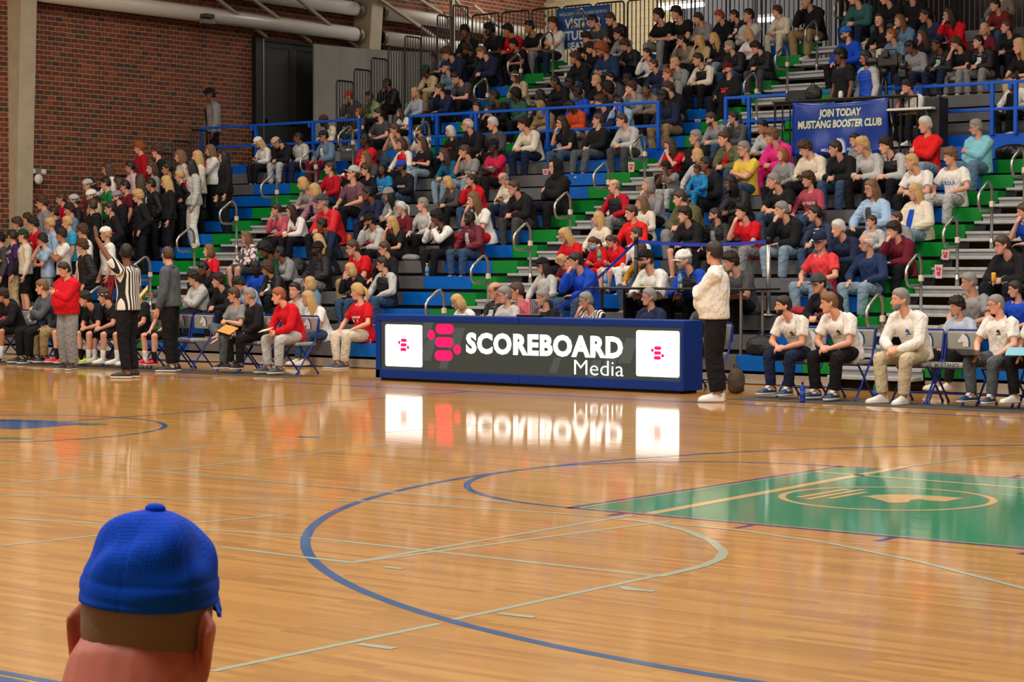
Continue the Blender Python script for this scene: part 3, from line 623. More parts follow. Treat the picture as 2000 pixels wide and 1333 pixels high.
# ================================================================== CHAIRS
M_CHAIR = mat('chair_vinyl', srgb(164,162,152), .5, bump=(50,.1,.002)); M_CBLUE = mat('chair_blue', srgb(14,46,140), .35, .2)
def chair_meshes():
    out = {}
    out['seat'] = MB().bbox(-.20,.20,-.22,.18,.42,.47,.02).mesh('seat', M_CHAIR)
    out['backrest'] = MB().bbox(-.205,.205,.20,.235,.62,.83,.03, M=Matrix.Translation((0,0,0)) @ Matrix.Shear('XY',4,(0,0)) ).mesh('backrest', M_CHAIR)
    for s in (-1,1):
        out['back_leg%d'%s] = MB().tube([(s*.215,.215,.80),(s*.215,.15,.50),(s*.215,-.24,.02)], .013, 7).tube([(s*.215,-.235,.03),(s*.215,-.252,.0)], .018, 7).mesh('leg', M_CBLUE)
        out['front_leg%d'%s] = MB().tube([(s*.195,-.17,.43),(s*.195,.22,.02)], .013, 7).tube([(s*.195,.215,.03),(s*.195,.23,.0)], .018, 7).mesh('leg', M_CBLUE)
    out['back_frame'] = MB().tube([(-.215,.212,.60),(-.215,.23,.80),(-.19,.235,.845),(.19,.235,.845),(.215,.23,.80),(.215,.212,.60)], .013, 7).mesh('back_frame', M_CBLUE)
    out['stretcher'] = MB().tube([(-.215,-.16,.12),(.215,-.16,.12)], .009, 6).tube([(-.195,.14,.105),(.195,.14,.105)], .009, 6).tube([(-.2,-.16,.415),(.2,-.16,.415)],.012,6).mesh('stretcher', M_CBLUE)
    t = text_mesh('MUSTANGS', size=.075, offset=.001, extrude=.001, xscale=.8); t.materials.clear(); t.materials.append(mat('print_grey', srgb(76,84,100), .6)); out['seat_lettering'] = t
    out['horse_emblem'] = MB().prism(hp(HORSE, 0, .73, .15, 0), .192, .197, 'y').mesh('horse_emblem', mat('print_white', srgb(226,228,226), .6))
    out['horse_mane'] = MB().prism(hp(HORSE_MANE, 0, .73, .15, 0), .192, .197, 'y').mesh('horse_mane', mat('print_blue', srgb(24,66,120), .6))
    return out
CHM = chair_meshes()
def chair(x, y, rz, label):
    e = tag(empty('folding_chair', (x, y, .004), rz, label, 'chair', 'folding chairs of the team benches'))
    nm = {'back_leg':'leg','front_leg':'leg'}
    for k, me in CHM.items():
        o = link(me.name if me.name in ('seat','backrest','leg','back_frame','stretcher','horse_emblem','horse_mane') else 'seat_lettering', me, e)
        if k == 'seat_lettering': o.matrix_local = Matrix.Translation((0,-.222,.447)) @ FACE
    return e
# ================================================================== PEOPLE: one continuous body per pose, clothes and hair as parts
V3 = lambda *a: np.array(a, float)
TMPS = bpy.data.scenes.new('prototypes'); TVL = TMPS.view_layers[0]
def solid(parts, voxel, smooth, ratio):
    """Fuse the closed pieces into one skin: voxel surface, relaxed, then thinned."""
    me = bpy.data.meshes.new('fuse'); v = []; f = []
    for vs, fs in parts:
        o = len(v); v += [tuple(p) for p in vs]; f += [[i+o for i in q] for q in fs]
    me.from_pydata(v, [], f); ob = bpy.data.objects.new('fuse', me); TMPS.collection.objects.link(ob)
    r = ob.modifiers.new('r', 'REMESH'); r.mode = 'VOXEL'; r.voxel_size = voxel
    s = ob.modifiers.new('s', 'SMOOTH'); s.factor = .5; s.iterations = smooth
    d = ob.modifiers.new('d', 'DECIMATE'); d.ratio = ratio
    TVL.update(); ev = ob.evaluated_get(TVL.depsgraph); m2 = ev.to_mesh()
    co = np.empty(len(m2.vertices)*3, np.float32); m2.vertices.foreach_get('co', co); co = co.reshape(-1,3)
    tri = [tuple(p.vertices) for p in m2.polygons]
    ev.to_mesh_clear(); bpy.data.objects.remove(ob); bpy.data.meshes.remove(me)
    return co, tri
def to_mesh(name, co, tri, m, smooth=True):
    me = bpy.data.meshes.new(name); me.from_pydata(co.tolist() if hasattr(co,'tolist') else co, [], tri)
    for q in (m if isinstance(m,(list,tuple)) else [m]): me.materials.append(q)
    if smooth: me.polygons.foreach_set('use_smooth', [True]*len(tri))
    me.update(); return me
def loft(rings, n=12, p=2.0):
    """rings: (centre, rx, ry, ex, ey) ellipses joined to a closed piece"""
    vs = []; fs = []; k = len(rings)
    a = np.arange(n)*2*np.pi/n; ca, sa = np.cos(a), np.sin(a)
    ca = np.sign(ca)*np.abs(ca)**(2/p); sa = np.sign(sa)*np.abs(sa)**(2/p)
    for c, rx, ry, ex, ey in rings:
        vs += list(c + np.outer(ca*rx, ex) + np.outer(sa*ry, ey))
    for i in range(k-1):
        for j in range(n): fs.append([i*n+j, i*n+(j+1)%n, (i+1)*n+(j+1)%n, (i+1)*n+j])
    fs += [list(range(n-1,-1,-1)), [(k-1)*n+j for j in range(n)]]
    return vs, fs
def limb(pts, rad, n=10, flat=None, rnd=True):
    """tapered tube through joints; flat=(axis, factor) squashes along an axis; ends rounded"""
    pts = [np.array(p, float) for p in pts]; rad = list(rad)
    if rnd:
        d0 = pts[0]-pts[1]; d0 /= np.linalg.norm(d0)+1e-9; d1 = pts[-1]-pts[-2]; d1 /= np.linalg.norm(d1)+1e-9
        r0, r1 = rad[0], rad[-1]
        pts = [pts[0]+d0*r0*.92, pts[0]+d0*r0*.6] + pts + [pts[-1]+d1*r1*.6, pts[-1]+d1*r1*.92]; rad = [r0*.38, r0*.8] + rad + [r1*.8, r1*.38]
    k = len(pts); rings = []; ex = None
    for i in range(k):
        t = pts[min(i+1,k-1)]-pts[max(i-1,0)]; t /= np.linalg.norm(t)+1e-9
        if ex is None:
            h = V3(1,0,0) if abs(t[0]) < .8 else V3(0,1,0)
            if flat is not None: h = np.array(flat[0], float)
            ex = h - t*h.dot(t)
        else: ex = ex - t*ex.dot(t)
        ex = ex/(np.linalg.norm(ex)+1e-9); ey = np.cross(t, ex)
        q = flat[1] if flat is not None else 1
        rings.append((pts[i], rad[i]*q, rad[i], ex, ey))
    return loft(rings, n)
def ball(c, rx, ry, rz, n=10):
    c = np.array(c, float); rings = []
    for t in np.linspace(-.95,.95,7): q = math.sqrt(1-t*t); rings.append((c+V3(0,0,rz*t), rx*q, ry*q, V3(1,0,0), V3(0,1,0)))
    return loft(rings, n)
def ik(a, c, l1, l2, hint):
    a, c = np.array(a,float), np.array(c,float); d = c-a; L = np.linalg.norm(d); Lm = min(L, (l1+l2)*.999); u = d/(L+1e-9)
    c = a+u*Lm; x = (l1*l1-l2*l2+Lm*Lm)/(2*Lm); h = math.sqrt(max(l1*l1-x*x, 0)); hv = np.array(hint,float); hv = hv-u*hv.dot(u); hv /= np.linalg.norm(hv)+1e-9
    return a+u*x+hv*h, c
def nrm(v): v = np.array(v,float); return v/(np.linalg.norm(v)+1e-9)
# ---- head in its own frame: x = the person's left, y = -forward, z = up; origin midway between chin and crown
HZ = [-.118,-.112,-.100,-.085,-.070,-.050,-.030,-.010,.010,.030,.050,.070,.088,.102,.112,.118]
HW = [.014,.028,.043,.053,.058,.064,.068,.071,.074,.0765,.077,.0735,.064,.049,.031,.010]
HF = [.062,.074,.081,.082,.080,.078,.079,.080,.083,.088,.087,.080,.067,.050,.030,.008]
HB = [.030,.022,.010,-.012,-.036,-.062,-.080,-.091,-.098,-.102,-.102,-.095,-.082,-.062,-.040,-.016]
def head_piece(n=28, dz=1):
    z = np.interp(np.linspace(0,15,16*dz), range(16), HZ); w, f, b = (np.interp(z, HZ, q) for q in (HW,HF,HB))
    vs = []; fs = []; a = np.arange(n)*2*np.pi/n
    for i in range(len(z)):
        m, h = (f[i]+b[i])/2, (f[i]-b[i])/2
        ca, sa = np.cos(a), np.sin(a); x = w[i]*np.sign(sa)*np.abs(sa)**.9; y = m+h*np.sign(ca)*np.abs(ca)**.92
        for j in range(n):
            X, F, Z = x[j], y[j], z[i]
            if F > .03:
                for s in (-1,1):
                    F -= .011*math.exp(-((X-s*.031)/.015)**2-((Z-.001)/.011)**2)      # eye sockets
                    F += .004*math.exp(-((X-s*.032)/.016)**2-((Z-.022)/.007)**2)      # brow
                    F += .004*math.exp(-((X-s*.045)/.016)**2-((Z+.03)/.016)**2)       # cheek
                F += .006*math.exp(-(X/.02)**2-((Z+.071)/.010)**2) + .005*math.exp(-(X/.018)**2-((Z+.104)/.010)**2)
            vs.append((X,-F,Z))
    for i in range(len(z)-1):
        for j in range(n): fs.append([i*n+j, (i+1)*n+j, (i+1)*n+(j+1)%n, i*n+(j+1)%n])
    fs += [list(range(n)), [(len(z)-1)*n+j for j in range(n-1,-1,-1)]]
    return np.array(vs), fs
def nose_piece(): return limb([(0,-.080,.012),(0,-.093,-.012),(0,-.104,-.034),(0,-.094,-.042)], [.007,.010,.014,.012], 10)
def ear_piece(s): return loft([(V3(s*.073,.008,-.040),.006,.010,V3(1,0,0),V3(0,1,0)),(V3(s*.079,.012,-.022),.010,.016,nrm((1,.4*s,0)),V3(0,1,0)),(V3(s*.083,.016,.000),.010,.021,nrm((1,.5*s,0)),V3(0,1,0)),(V3(s*.083,.018,.016),.009,.017,nrm((1,.5*s,0)),V3(0,1,0)),(V3(s*.078,.016,.026),.005,.008,V3(1,0,0),V3(0,1,0))], 12)
def hand(wr, d, pn, side, curl, parts, sc=1.0):
    """palm and five unequal fingers; d = along the hand, pn = palm normal (the way fingers curl), side=+1: thumb on the +cross side"""
    d, pn = nrm(d), np.array(pn,float); pn = nrm(pn-d*pn.dot(d)); e = np.cross(d, pn)*side
    parts.append(loft([(wr-d*.01, .027*sc,.019*sc,e,pn),(wr+d*.025*sc,.034*sc,.017*sc,e,pn),(wr+d*.06*sc,.042*sc,.015*sc,e,pn),(wr+d*.088*sc,.040*sc,.012*sc,e,pn),(wr+d*.095*sc,.03*sc,.007*sc,e,pn)], 12))
    for i, (o, L) in enumerate(((.031,.070),(.011,.079),(-.010,.074),(-.030,.058))):
        b = wr + d*.082*sc + e*o*sc; c1 = curl*.55; a1 = d*math.cos(c1)+pn*math.sin(c1)+e*o*2.0; c2 = curl*1.25; a2 = d*math.cos(c2)+pn*math.sin(c2); c3 = curl*1.7; a3 = d*math.cos(c3)+pn*math.sin(c3)
        p1 = b+nrm(a1)*L*.46*sc; p2 = p1+nrm(a2)*L*.30*sc; p3 = p2+nrm(a3)*L*.22*sc
        parts.append(limb([b-d*.02, b, p1, p2, p3], [.0095*sc,.0095*sc,.0088*sc,.0082*sc,.0070*sc], 8))
    b = wr + d*.025*sc + e*.026*sc; p1 = b + nrm(d*.65+e*.75+pn*.25)*.042*sc; p2 = p1 + nrm(d*.9+e*.25+pn*.35)*.034*sc
    parts.append(limb([b-e*.012, b, p1, p2], [.013*sc,.012*sc,.0105*sc,.0085*sc], 8))
# pose table -----------------------------------------------------------------------------------------------
POSES = {  # lean, (wrist L xyz), (wrist R), hand curl
 'L': dict(lean=30), 'K': dict(lean=9), 'P': dict(lean=20), 'C': dict(lean=24), 'F': dict(lean=6), 'X': dict(lean=7), 'T': dict(lean=26), 'B': dict(lean=-4),
 'A': dict(lean=2), 'O': dict(lean=3), 'G': dict(lean=1), 'H': dict(lean=1), 'R': dict(lean=2), 'W': dict(lean=4), 'S': dict(lean=3)}
def skeleton(pose, fem, drop, lean=None, stand=False, c1=False):
    J = {}; J['stand'] = stand; la = POSES[pose]['lean'] if lean is None else lean
    if stand: la = min(la, 8)
    k = .95 if fem else 1.0
    shw = (.165 if fem else .188); L = .455*k
    P = V3(0,0,.985*k) if stand else V3(0,0,.10)
    n = 9; pts = [P]; ang = []
    for i in range(n):
        t = i/(n-1); a = math.radians(la)*(.45+.75*t); ang.append(a)
        if i < n-1: pts.append(pts[-1]+V3(0,-math.sin(a),math.cos(a))*L/(n-1))
    J['spine'] = pts; J['ang'] = ang; S = pts[-1]; a = ang[-1]
    up = V3(0,-math.sin(a),math.cos(a)); J['up'] = up; J['fwd'] = V3(0,-math.cos(a),-math.sin(a))
    N = S + up*.055; J['neck'] = N
    ha = a*.45; J['hang'] = 0.0
    hc = N + V3(0,-math.sin(ha+.18),math.cos(ha+.18))*.155*k; J['head'] = hc
    for s, nm in ((1,'l'),(-1,'r')):
        J['sh'+nm] = S + V3(s*shw,0,0) - up*.035
        J['hp'+nm] = P + V3(s*.088,0,-.035 if stand else .0)
    fz = 0.0 if stand else -drop
    ua, fa = .285*k, .255*k
    # legs
    for s, nm in ((1,'l'),(-1,'r')):
        H = J['hp'+nm]
        if stand:
            an = V3(s*.095+.0, .03 if pose != 'R' else .03, .085); kn, an = ik(H, an, .44*k, .43*k, (s*.05,-1,0)); J['toe'+nm] = nrm((s*.22,-1,0))
        elif pose == 'X' and s < 0:
            kn = H + nrm((-.16,-1,.16))*.43*k; an = V3(.13,-.50,.10); kn, an = ik(H, an, .43*k, .40*k, (-1,-.6,.5)); J['toe'+nm] = nrm((.55,-1,.1))
        else:
            sp = .19 if not fem else .11
            an = V3(s*(sp*.8), -.40 if pose != 'B' else -.5, fz+.085); kn, an = ik(H, an, .43*k, .41*k, (s*.35,-1,1)); J['toe'+nm] = nrm((s*.2,-1,0))
        J['kn'+nm], J['an'+nm] = kn, an
    # arms
    kz = max(J['knl'][2], J['knr'][2])
    fw = J['fwd']; ch = pts[5]
    def arm(nm, wr, hint): J['el'+nm], J['wr'+nm] = ik(J['sh'+nm], wr, ua, fa, hint)
    hd = {}
    if pose == 'L':
        y = -.40
        arm('l', V3(.05,y,kz+.10), (1,.1,-.7)); arm('r', V3(-.05,y,kz+.12), (-1,.1,-.7)); hd = {'l': ((-.75,-.6,-.15),(-.4,.3,-.8),1.1), 'r': ((.75,-.6,-.1),(.4,.3,-.8),1.1)}
    elif pose == 'K':
        arm('l', V3(.15,-.31,kz+.085), (1,.4,-.3)); arm('r', V3(-.15,-.31,kz+.085), (-1,.4,-.3)); hd = {'l': ((-.2,-.85,-.35),(0,-.3,-1),.5), 'r': ((.2,-.85,-.35),(0,-.3,-1),.5)}
    elif pose == 'P':
        arm('l', V3(.075,-.31,kz+.13), (1,.2,-.6)); arm('r', V3(-.075,-.31,kz+.13), (-1,.2,-.6)); hd = {'l': ((-.6,-.7,.3),(-.5,.2,.9),.8), 'r': ((.6,-.7,.3),(.5,.2,.9),.8)}
    elif pose == 'C' and stand:
        arm('r', J['head']+V3(-.06,-.10,-.17), (-.3,-.6,-1)); arm('l', V3(-.08,-.21,S[2]-.30), (1,-.2,-.8)); hd = {'r': ((.3,.3,.85),(.2,1,.1),.9), 'l': ((-1,-.1,.1),(0,1,0),.6)}
    elif pose == 'C':
        if c1: arm('l', J['head']+V3(.09,-.03,-.05), (.6,-.7,-1)); hd['l'] = ((-.3,.3,.8),(-.5,.5,0),.9); arm('r', V3(-.10,-.28,kz+.10), (-1,.2,-.5)); hd['r'] = ((.5,-.8,-.2),(0,-.2,-1),.6)
        else: arm('r', J['head']+V3(-.065,-.115,-.165), (-.1,-.8,-1)); hd['r'] = ((.25,.35,.85),(.2,1,.2),1.0); arm('l', V3(-.02,-.30,kz+.10), (1,-.1,-.6)); hd['l'] = ((-.9,-.5,-.1),(0,0,-1),.6)
    elif pose == 'T':
        arm('r', J['head']+V3(-.045,-.13,-.17), (-.5,-.6,-1)); arm('l', J['head']+V3(.045,-.13,-.17), (.5,-.6,-1)); hd = {'r': ((.3,.2,.9),(.8,.5,0),.7), 'l': ((-.3,.2,.9),(-.8,.5,0),.7)}
    elif pose in ('F','G'):
        z = S[2]-.215; y = S[1]
        arm('l', V3(-.085,y-.215,z+.035), (1,-.25,-.9)); arm('r', V3(.10,y-.185,z-.015), (-1,-.25,-.9)); hd = {'l': ((-1,.25,.25),(0,1,-.2),.5), 'r': ((1,.3,.05),(0,1,.3),.7)}
    elif pose in ('X','B'):
        arm('l', V3(.06,-.27,kz+.10), (1,.3,-.5)); arm('r', V3(-.06,-.27,kz+.11), (-1,.3,-.5)); hd = {'l': ((-.8,-.6,-.1),(-.2,.1,-1),.9), 'r': ((.8,-.6,-.1),(.2,.1,-1),.9)}
    elif pose in ('A','R','S','W'):
        for s, nm in ((1,'l'),(-1,'r')): arm(nm, J['sh'+nm]+V3(s*.07,-.09,-.52*k), (s*.4,.8,0)); hd[nm] = ((s*.02,-.25,-1),(-s*.8,-.5,0),.55)
        if pose == 'R': arm('l', J['shl']+V3(.08,-.30,.44), (.6,-.6,-.2)); hd['l'] = ((.05,-.1,1),(0,-1,.1),.12)
        if pose == 'W': arm('r', V3(-.16,-.35,S[2]-.36), (-.7,.4,-.7)); hd['r'] = ((.2,-.9,.1),(.4,.2,-1),.9)
        if pose == 'A' and c1: arm('r', V3(-.10,-.25,S[2]-.27), (-.8,.2,-.6)); hd['r'] = ((.5,-.7,.2),(.6,.5,0),1.1)
    elif pose == 'O':
        for s, nm in ((1,'l'),(-1,'r')): arm(nm, J['hp'+nm]+V3(s*.10,-.09,.03), (s*.7,.8,0)); hd[nm] = ((-s*.35,-.4,-.9),(-s*.3,.9,0),.4)
    elif pose == 'H':
        for s, nm in ((1,'l'),(-1,'r')): arm(nm, J['hp'+nm]+V3(s*.12,-.05,.16), (s*1,.35,0)); hd[nm] = ((-s*.7,-.6,-.2),(-s*.6,.8,0),.5)
    J['hands'] = hd
    return J
TT = [0,.12,.28,.45,.62,.78,.90,.98]
def torso(J, fem, hv, g=0.0, t0=0, t1=1.0, drape=0.0, n=18):
    W = [.160,.152,.122,.128,.145,.152,.140,.095] if fem else [.156,.150,.142,.150,.166,.176,.160,.100]
    D = [.112,.108,.092,.098,.112,.112,.096,.070] if fem else [.108,.106,.104,.112,.120,.118,.100,.072]
    O = [0,0,.0,.0,.016 if fem else .006,.008,.0,-.006]
    if hv: W = [w+q for w, q in zip(W,(.035,.055,.065,.055,.035,.02,.01,.0))]; D = [d+q for d, q in zip(D,(.035,.065,.075,.06,.035,.015,.005,0))]; O = [o+q for o, q in zip(O,(.02,.05,.06,.04,.015,0,0,0))]
    sp = np.array(J['spine']); m = len(sp); rings = []
    for t in np.linspace(t0, t1, 13):
        u = t*(m-1); i = int(np.clip(math.floor(u),0,m-2)); c = sp[i]+(sp[i+1]-sp[i])*(u-i); a = np.interp(np.clip(t,0,1),np.linspace(0,1,m),J['ang'])
        fw = V3(0,-math.cos(a),-math.sin(a)); tc = np.clip(t,0,1); w, d, o = (np.interp(tc,TT,q) for q in (W,D,O))
        dr = drape*max(0,1-t*1.6)
        gg = g+(.016*min(1,max(0,(t-.72)/.2)) if g > 0 else 0); rings.append((c+fw*o, w+gg+dr, d+gg+dr*.6, V3(1,0,0), fw))
    return loft(rings, n, 2.25)
def body_parts(J, fem, hv, fine=False):
    ps = []; h = 1.12 if hv else 1
    b = torso(J, fem, hv, 0, -.13, 1.0); ps.append(b)
    ps.append(limb([J['spine'][-1]-J['up']*.06, J['neck'], J['head']+V3(0,.02,-.05)], [.064,(.048 if fem else .056)*(1.08 if hv else 1),(.046 if fem else .054)], 14))
    hs = .96 if fem else 1.0
    M = lambda q: (np.array(q[0])*hs+J['head'], q[1])
    ps += [M(head_piece()), M(nose_piece()), M(ear_piece(1)), M(ear_piece(-1))]
    ar = .86 if fem else 1.0
    for s, nm in ((1,'l'),(-1,'r')):
        sh, el, wr = J['sh'+nm], J['el'+nm], J['wr'+nm]; m1 = sh+(el-sh)*.45; m2 = el+(wr-el)*.3
        ps.append(limb([sh-V3(s*.05,0,-.02), sh, m1, el], [.058*ar*h,.060*ar*h,.049*ar*h,.040*ar*h], 12)); ps.append(limb([el, m2, wr], [.040*ar,.041*ar,.026*ar], 12))
        hp, kn, an = J['hp'+nm], J['kn'+nm], J['an'+nm]; q = hp+(kn-hp)*.5; c = kn+(an-kn)*.32
        bk = nrm(np.cross(an-kn, V3(1,0,0))); bk = bk if bk[1] > 0 else -bk
        ps.append(limb([hp, q, kn], [.088*h,.074*h,.054*h], 12)); ps.append(limb([kn, c+bk*.012, kn+(an-kn)*.7, an], [.053*h,.056*h,.041*h,.036], 12))
        t = J['toe'+nm]; ps.append(limb([an+V3(0,0,-.025)-t*.03, an+V3(0,0,-.045)+t*.06, an+V3(0,0,-.058)+t*.15], [.036,.036,.024], 10))
        d, pn, cu = J['hands'][nm]; hand(wr, d, pn, -s, cu, ps, .92 if fem else 1.0)
    return ps
def top_parts(J, fem, hv, kind):
    """kind: l sweater, h hoodie, s short sleeve, p polo, q quarter zip, j jacket, v vest body, n sleeveless"""
    g = {'l':.018,'h':.028,'s':.018,'p':.018,'q':.020,'j':.030,'v':.030,'n':.014,'u':.012}[kind]
    ps = [torso(J, fem, hv, g, -.20 if kind in 'sp' else (-.17 if kind in 'hj' else -.15), 1.0, .022 if kind in 'sph' else .012)]
    up, fw = J['up'], J['fwd']; ar = (.86 if fem else 1.0)*(1.12 if hv else 1)
    for s, nm in ((1,'l'),(-1,'r')):
        sh, el, wr = J['sh'+nm], J['el'+nm], J['wr'+nm]
        if kind in 'vn': ps.append(limb([sh-V3(s*.075,0,-.02), sh-V3(s*.012,0,0)], [.066,.062*ar+g*.4], 12)); continue
        a0 = limb([sh-V3(s*.06,0,-.025), sh, sh+(el-sh)*(.5 if kind not in 'sp' else .40), (el if kind not in 'sp' else sh+(el-sh)*.70)], [.070*ar+g*.7,.066*ar+g*.9,(.052 if kind not in 'sp' else .058)*ar+g,(.044 if kind not in 'sp' else .058)*ar+g], 12, rnd=kind not in 'sp')
        ps.append(a0)
        if kind not in 'sp':
            m = el+(wr-el)*.35; e = el+(wr-el)*.93
            ps.append(limb([el, m, el+(wr-el)*.8], [.044*ar+g,.045*ar+g,.034*ar+g*.9], 12)); ps.append(limb([el+(wr-el)*.74, e], [.034*ar+g*.9,.030*ar+g*.55], 12, rnd=False))
    N = J['neck']; S = J['spine'][-1]
    def ring(r, th, lift, back, a0=-155, a1=155, sz=1.0):
        pts = []; rd = []
        for a in np.linspace(a0,a1,11):
            t = math.radians(a); pts.append(N+up*(lift-.03*math.cos(t)*-1*0)+V3(math.sin(t)*r,0,0)-fw*(math.cos(t)*r*.95+back)-up*(.035*(1-math.cos(t))/2)); rd.append(th*(.75+.25*math.cos(t)*sz))
        return limb(pts, rd, 8)
    if kind == 'h': ps += [ring(.082,.036,-.012,.012), limb([N-fw*.085-up*.03, N-fw*.115-up*.10], [.062,.05], 10)]
    elif kind in 'qj': ps.append(ring(.066,.017,.012,.0,-165,165)); ps.append(ring(.070,.018,-.012,.0,-170,170))
    elif kind == 'p': ps += [ring(.066,.013,.002,.0,-150,150), ring(.078,.012,-.016,.0,-150,150)]
    elif kind in 'lsu': ps.append(ring(.066,.013,-.022,.0,-175,175))
    elif kind == 'v': ps.append(ring(.068,.017,.004,.0,-160,160))
    return ps
def leg_parts(J, fem, hv, shorts, slim=False):
    h = .02 if hv else 0; g = (.014 if fem else .022)+h
    ps = [torso(J, fem, hv, .012, -.16, .16)]
    for s, nm in ((1,'l'),(-1,'r')):
        hp, kn, an = J['hp'+nm], J['kn'+nm], J['an'+nm]
        if shorts: ps.append(limb([hp, hp+(kn-hp)*.5, hp+(kn-hp)*.93], [.094+h,.088+h,.084+h], 12, rnd=False)); ps.append(limb([hp,hp+(kn-hp)*.3],[.094+h,.09+h],12)); continue
        ps.append(limb([hp, hp+(kn-hp)*.5, kn], [.092+h,.076+g,.056+g], 12))
        e = kn+(an-kn)*.93; ps.append(limb([kn, kn+(an-kn)*.35, kn+(an-kn)*.7], [.056+g,.054+g,.047+g*1.1], 12)); ps.append(limb([kn+(an-kn)*.66, e], [.047+g*1.1,.046+g], 12, rnd=False))
    return ps
def shoe_mesh():
    prof = [(-.085,.030,.045,.075),(-.070,.036,.05,.085),(-.03,.038,.05,.092),(.02,.040,.045,.085),(.07,.046,.035,.062),(.12,.049,.028,.046),(.165,.044,.024,.036),(.195,.026,.02,.026)]
    mb = MB(); n = 12; vs = []; fs = []
    for y, w, _, h in prof:
        for j in range(n):
            a = 2*PI*j/n; x = w*math.cos(a); z = h*math.sin(a) if math.sin(a) > 0 else .022*math.sin(a)
            vs.append((x, -y, z*.98 + .022))
    for i in range(len(prof)-1):
        for j in range(n): fs.append([i*n+j, i*n+(j+1)%n, (i+1)*n+(j+1)%n, (i+1)*n+j])
    fs += [list(range(n-1,-1,-1)), [(len(prof)-1)*n+j for j in range(n)]]
    mb.add(vs, fs); mb.mi = 1
    out = [(-.09,.034),(-.06,.041),(0,.043),(.07,.050),(.13,.052),(.175,.044),(.203,.022)]
    pts = [(w,-y) for y, w in out] + [(-w,-y) for y, w in reversed(out)]
    mb.prism(pts[::-1], 0, .024, 'z')
    return mb.mesh('shoe', [mat('shoe_upper', rough=.5, objcol=True), mat('shoe_sole', srgb(206,200,188), .6)], True)
# ---- materials for people
def skin_mat():
    m = bpy.data.materials.new('skin'); m.use_nodes = True; N = m.node_tree.nodes; L = m.node_tree.links; b = N['Principled BSDF']
    oi = N.new('ShaderNodeObjectInfo'); at = N.new('ShaderNodeAttribute'); at.attribute_name = 'face_position'
    sx = N.new('ShaderNodeSeparateXYZ'); L.new(at.outputs['Vector'], sx.inputs[0])
    def mth(op, a, bb=None, c=None):
        n = N.new('ShaderNodeMath'); n.operation = op
        for i, q in enumerate((a, bb, c)):
            if q is None: continue
            if isinstance(q, (int,float)): n.inputs[i].default_value = q
            else: L.new(q, n.inputs[i])
        return n.outputs[0]
    ax = mth('ABSOLUTE', sx.outputs[0]); z = sx.outputs[2]; fr = mth('GREATER_THAN', mth('MULTIPLY', sx.outputs[1], -1), .045)
    def ell(x, cx, rx, cz, rz, soft=.25):
        d = mth('ADD', mth('POWER', mth('DIVIDE', mth('SUBTRACT', x, cx), rx), 2), mth('POWER', mth('DIVIDE', mth('SUBTRACT', z, cz), rz), 2))
        r = N.new('ShaderNodeMapRange'); r.inputs[1].default_value = 1-soft; r.inputs[2].default_value = 1+soft; r.inputs[3].default_value = 1; r.inputs[4].default_value = 0; L.new(d, r.inputs[0]); return mth('MULTIPLY', r.outputs[0], fr)
    col = oi.outputs['Color']
    def over(col, mask, c, mode='MIX'):
        mx = N.new('ShaderNodeMix'); mx.data_type = 'RGBA'; mx.blend_type = mode; L.new(mask, mx.inputs[0]); L.new(col, mx.inputs[6])
        if isinstance(c, tuple): mx.inputs[7].default_value = c
        else: L.new(c, mx.inputs[7])
        return mx.outputs[2]
    tc = N.new('ShaderNodeTexCoord'); no = N.new('ShaderNodeTexNoise'); no.inputs['Scale'].default_value = 9; L.new(tc.outputs['Object'], no.inputs[0])
    mp = N.new('ShaderNodeMapRange'); mp.inputs[1].default_value = .35; mp.inputs[2].default_value = .65; L.new(no.outputs[0], mp.inputs[0])
    col = over(col, mth('MULTIPLY', mp.outputs[0], .25), (.85,.55,.5,1), 'MULTIPLY')
    col = over(col, mth('MULTIPLY', ell(ax,.045,.024,-.035,.02,.6), .35), (.95,.5,.45,1), 'MULTIPLY')
    col = over(col, mth('MULTIPLY', ell(sx.outputs[0],0,.024,-.0715,.0085), .75), (.72,.36,.34,1), 'MULTIPLY')
    col = over(col, ell(sx.outputs[0],0,.021,-.0715,.0018), srgb(70,30,28))
    col = over(col, ell(ax,.031,.0145,.000,.0062), srgb(214,206,200)); col = over(col, ell(ax,.031,.0062,.000,.0062), srgb(36,26,22))
    hr = N.new('ShaderNodeAttribute'); hr.attribute_type = 'OBJECT'; hr.attribute_name = 'brow'
    col = over(col, mth('MULTIPLY', ell(ax,.033,.019,.0215,.0042,.4), .85), hr.outputs['Color'])
    L.new(col, b.inputs['Base Color']); b.inputs['Roughness'].default_value = .52
    b.inputs['Subsurface Weight'].default_value = .0
    return m
M_SKIN = skin_mat()
M_CLOTH = mat('cloth', rough=.85, spec=.2, wear=.08, objcol=True, bump=(14,.9,.05,(1,1,.6)))
M_PUFF = mat('puffer_cloth', rough=.5, spec=.3, wear=.1, objcol=True, bump=(11,.7,.04,(.5,.5,2.6)))
M_DENIM = mat('denim_cloth', rough=.85, spec=.15, wear=.15, objcol=True, bump=(14,.9,.04))
M_HAIR = mat('hair_strands', rough=.5, spec=.4, objcol=True, bump=(60,.5,.006,(1,1,.25)))
M_CURL = mat('hair_curls', rough=.6, spec=.3, objcol=True, bump=(55,.8,.012))
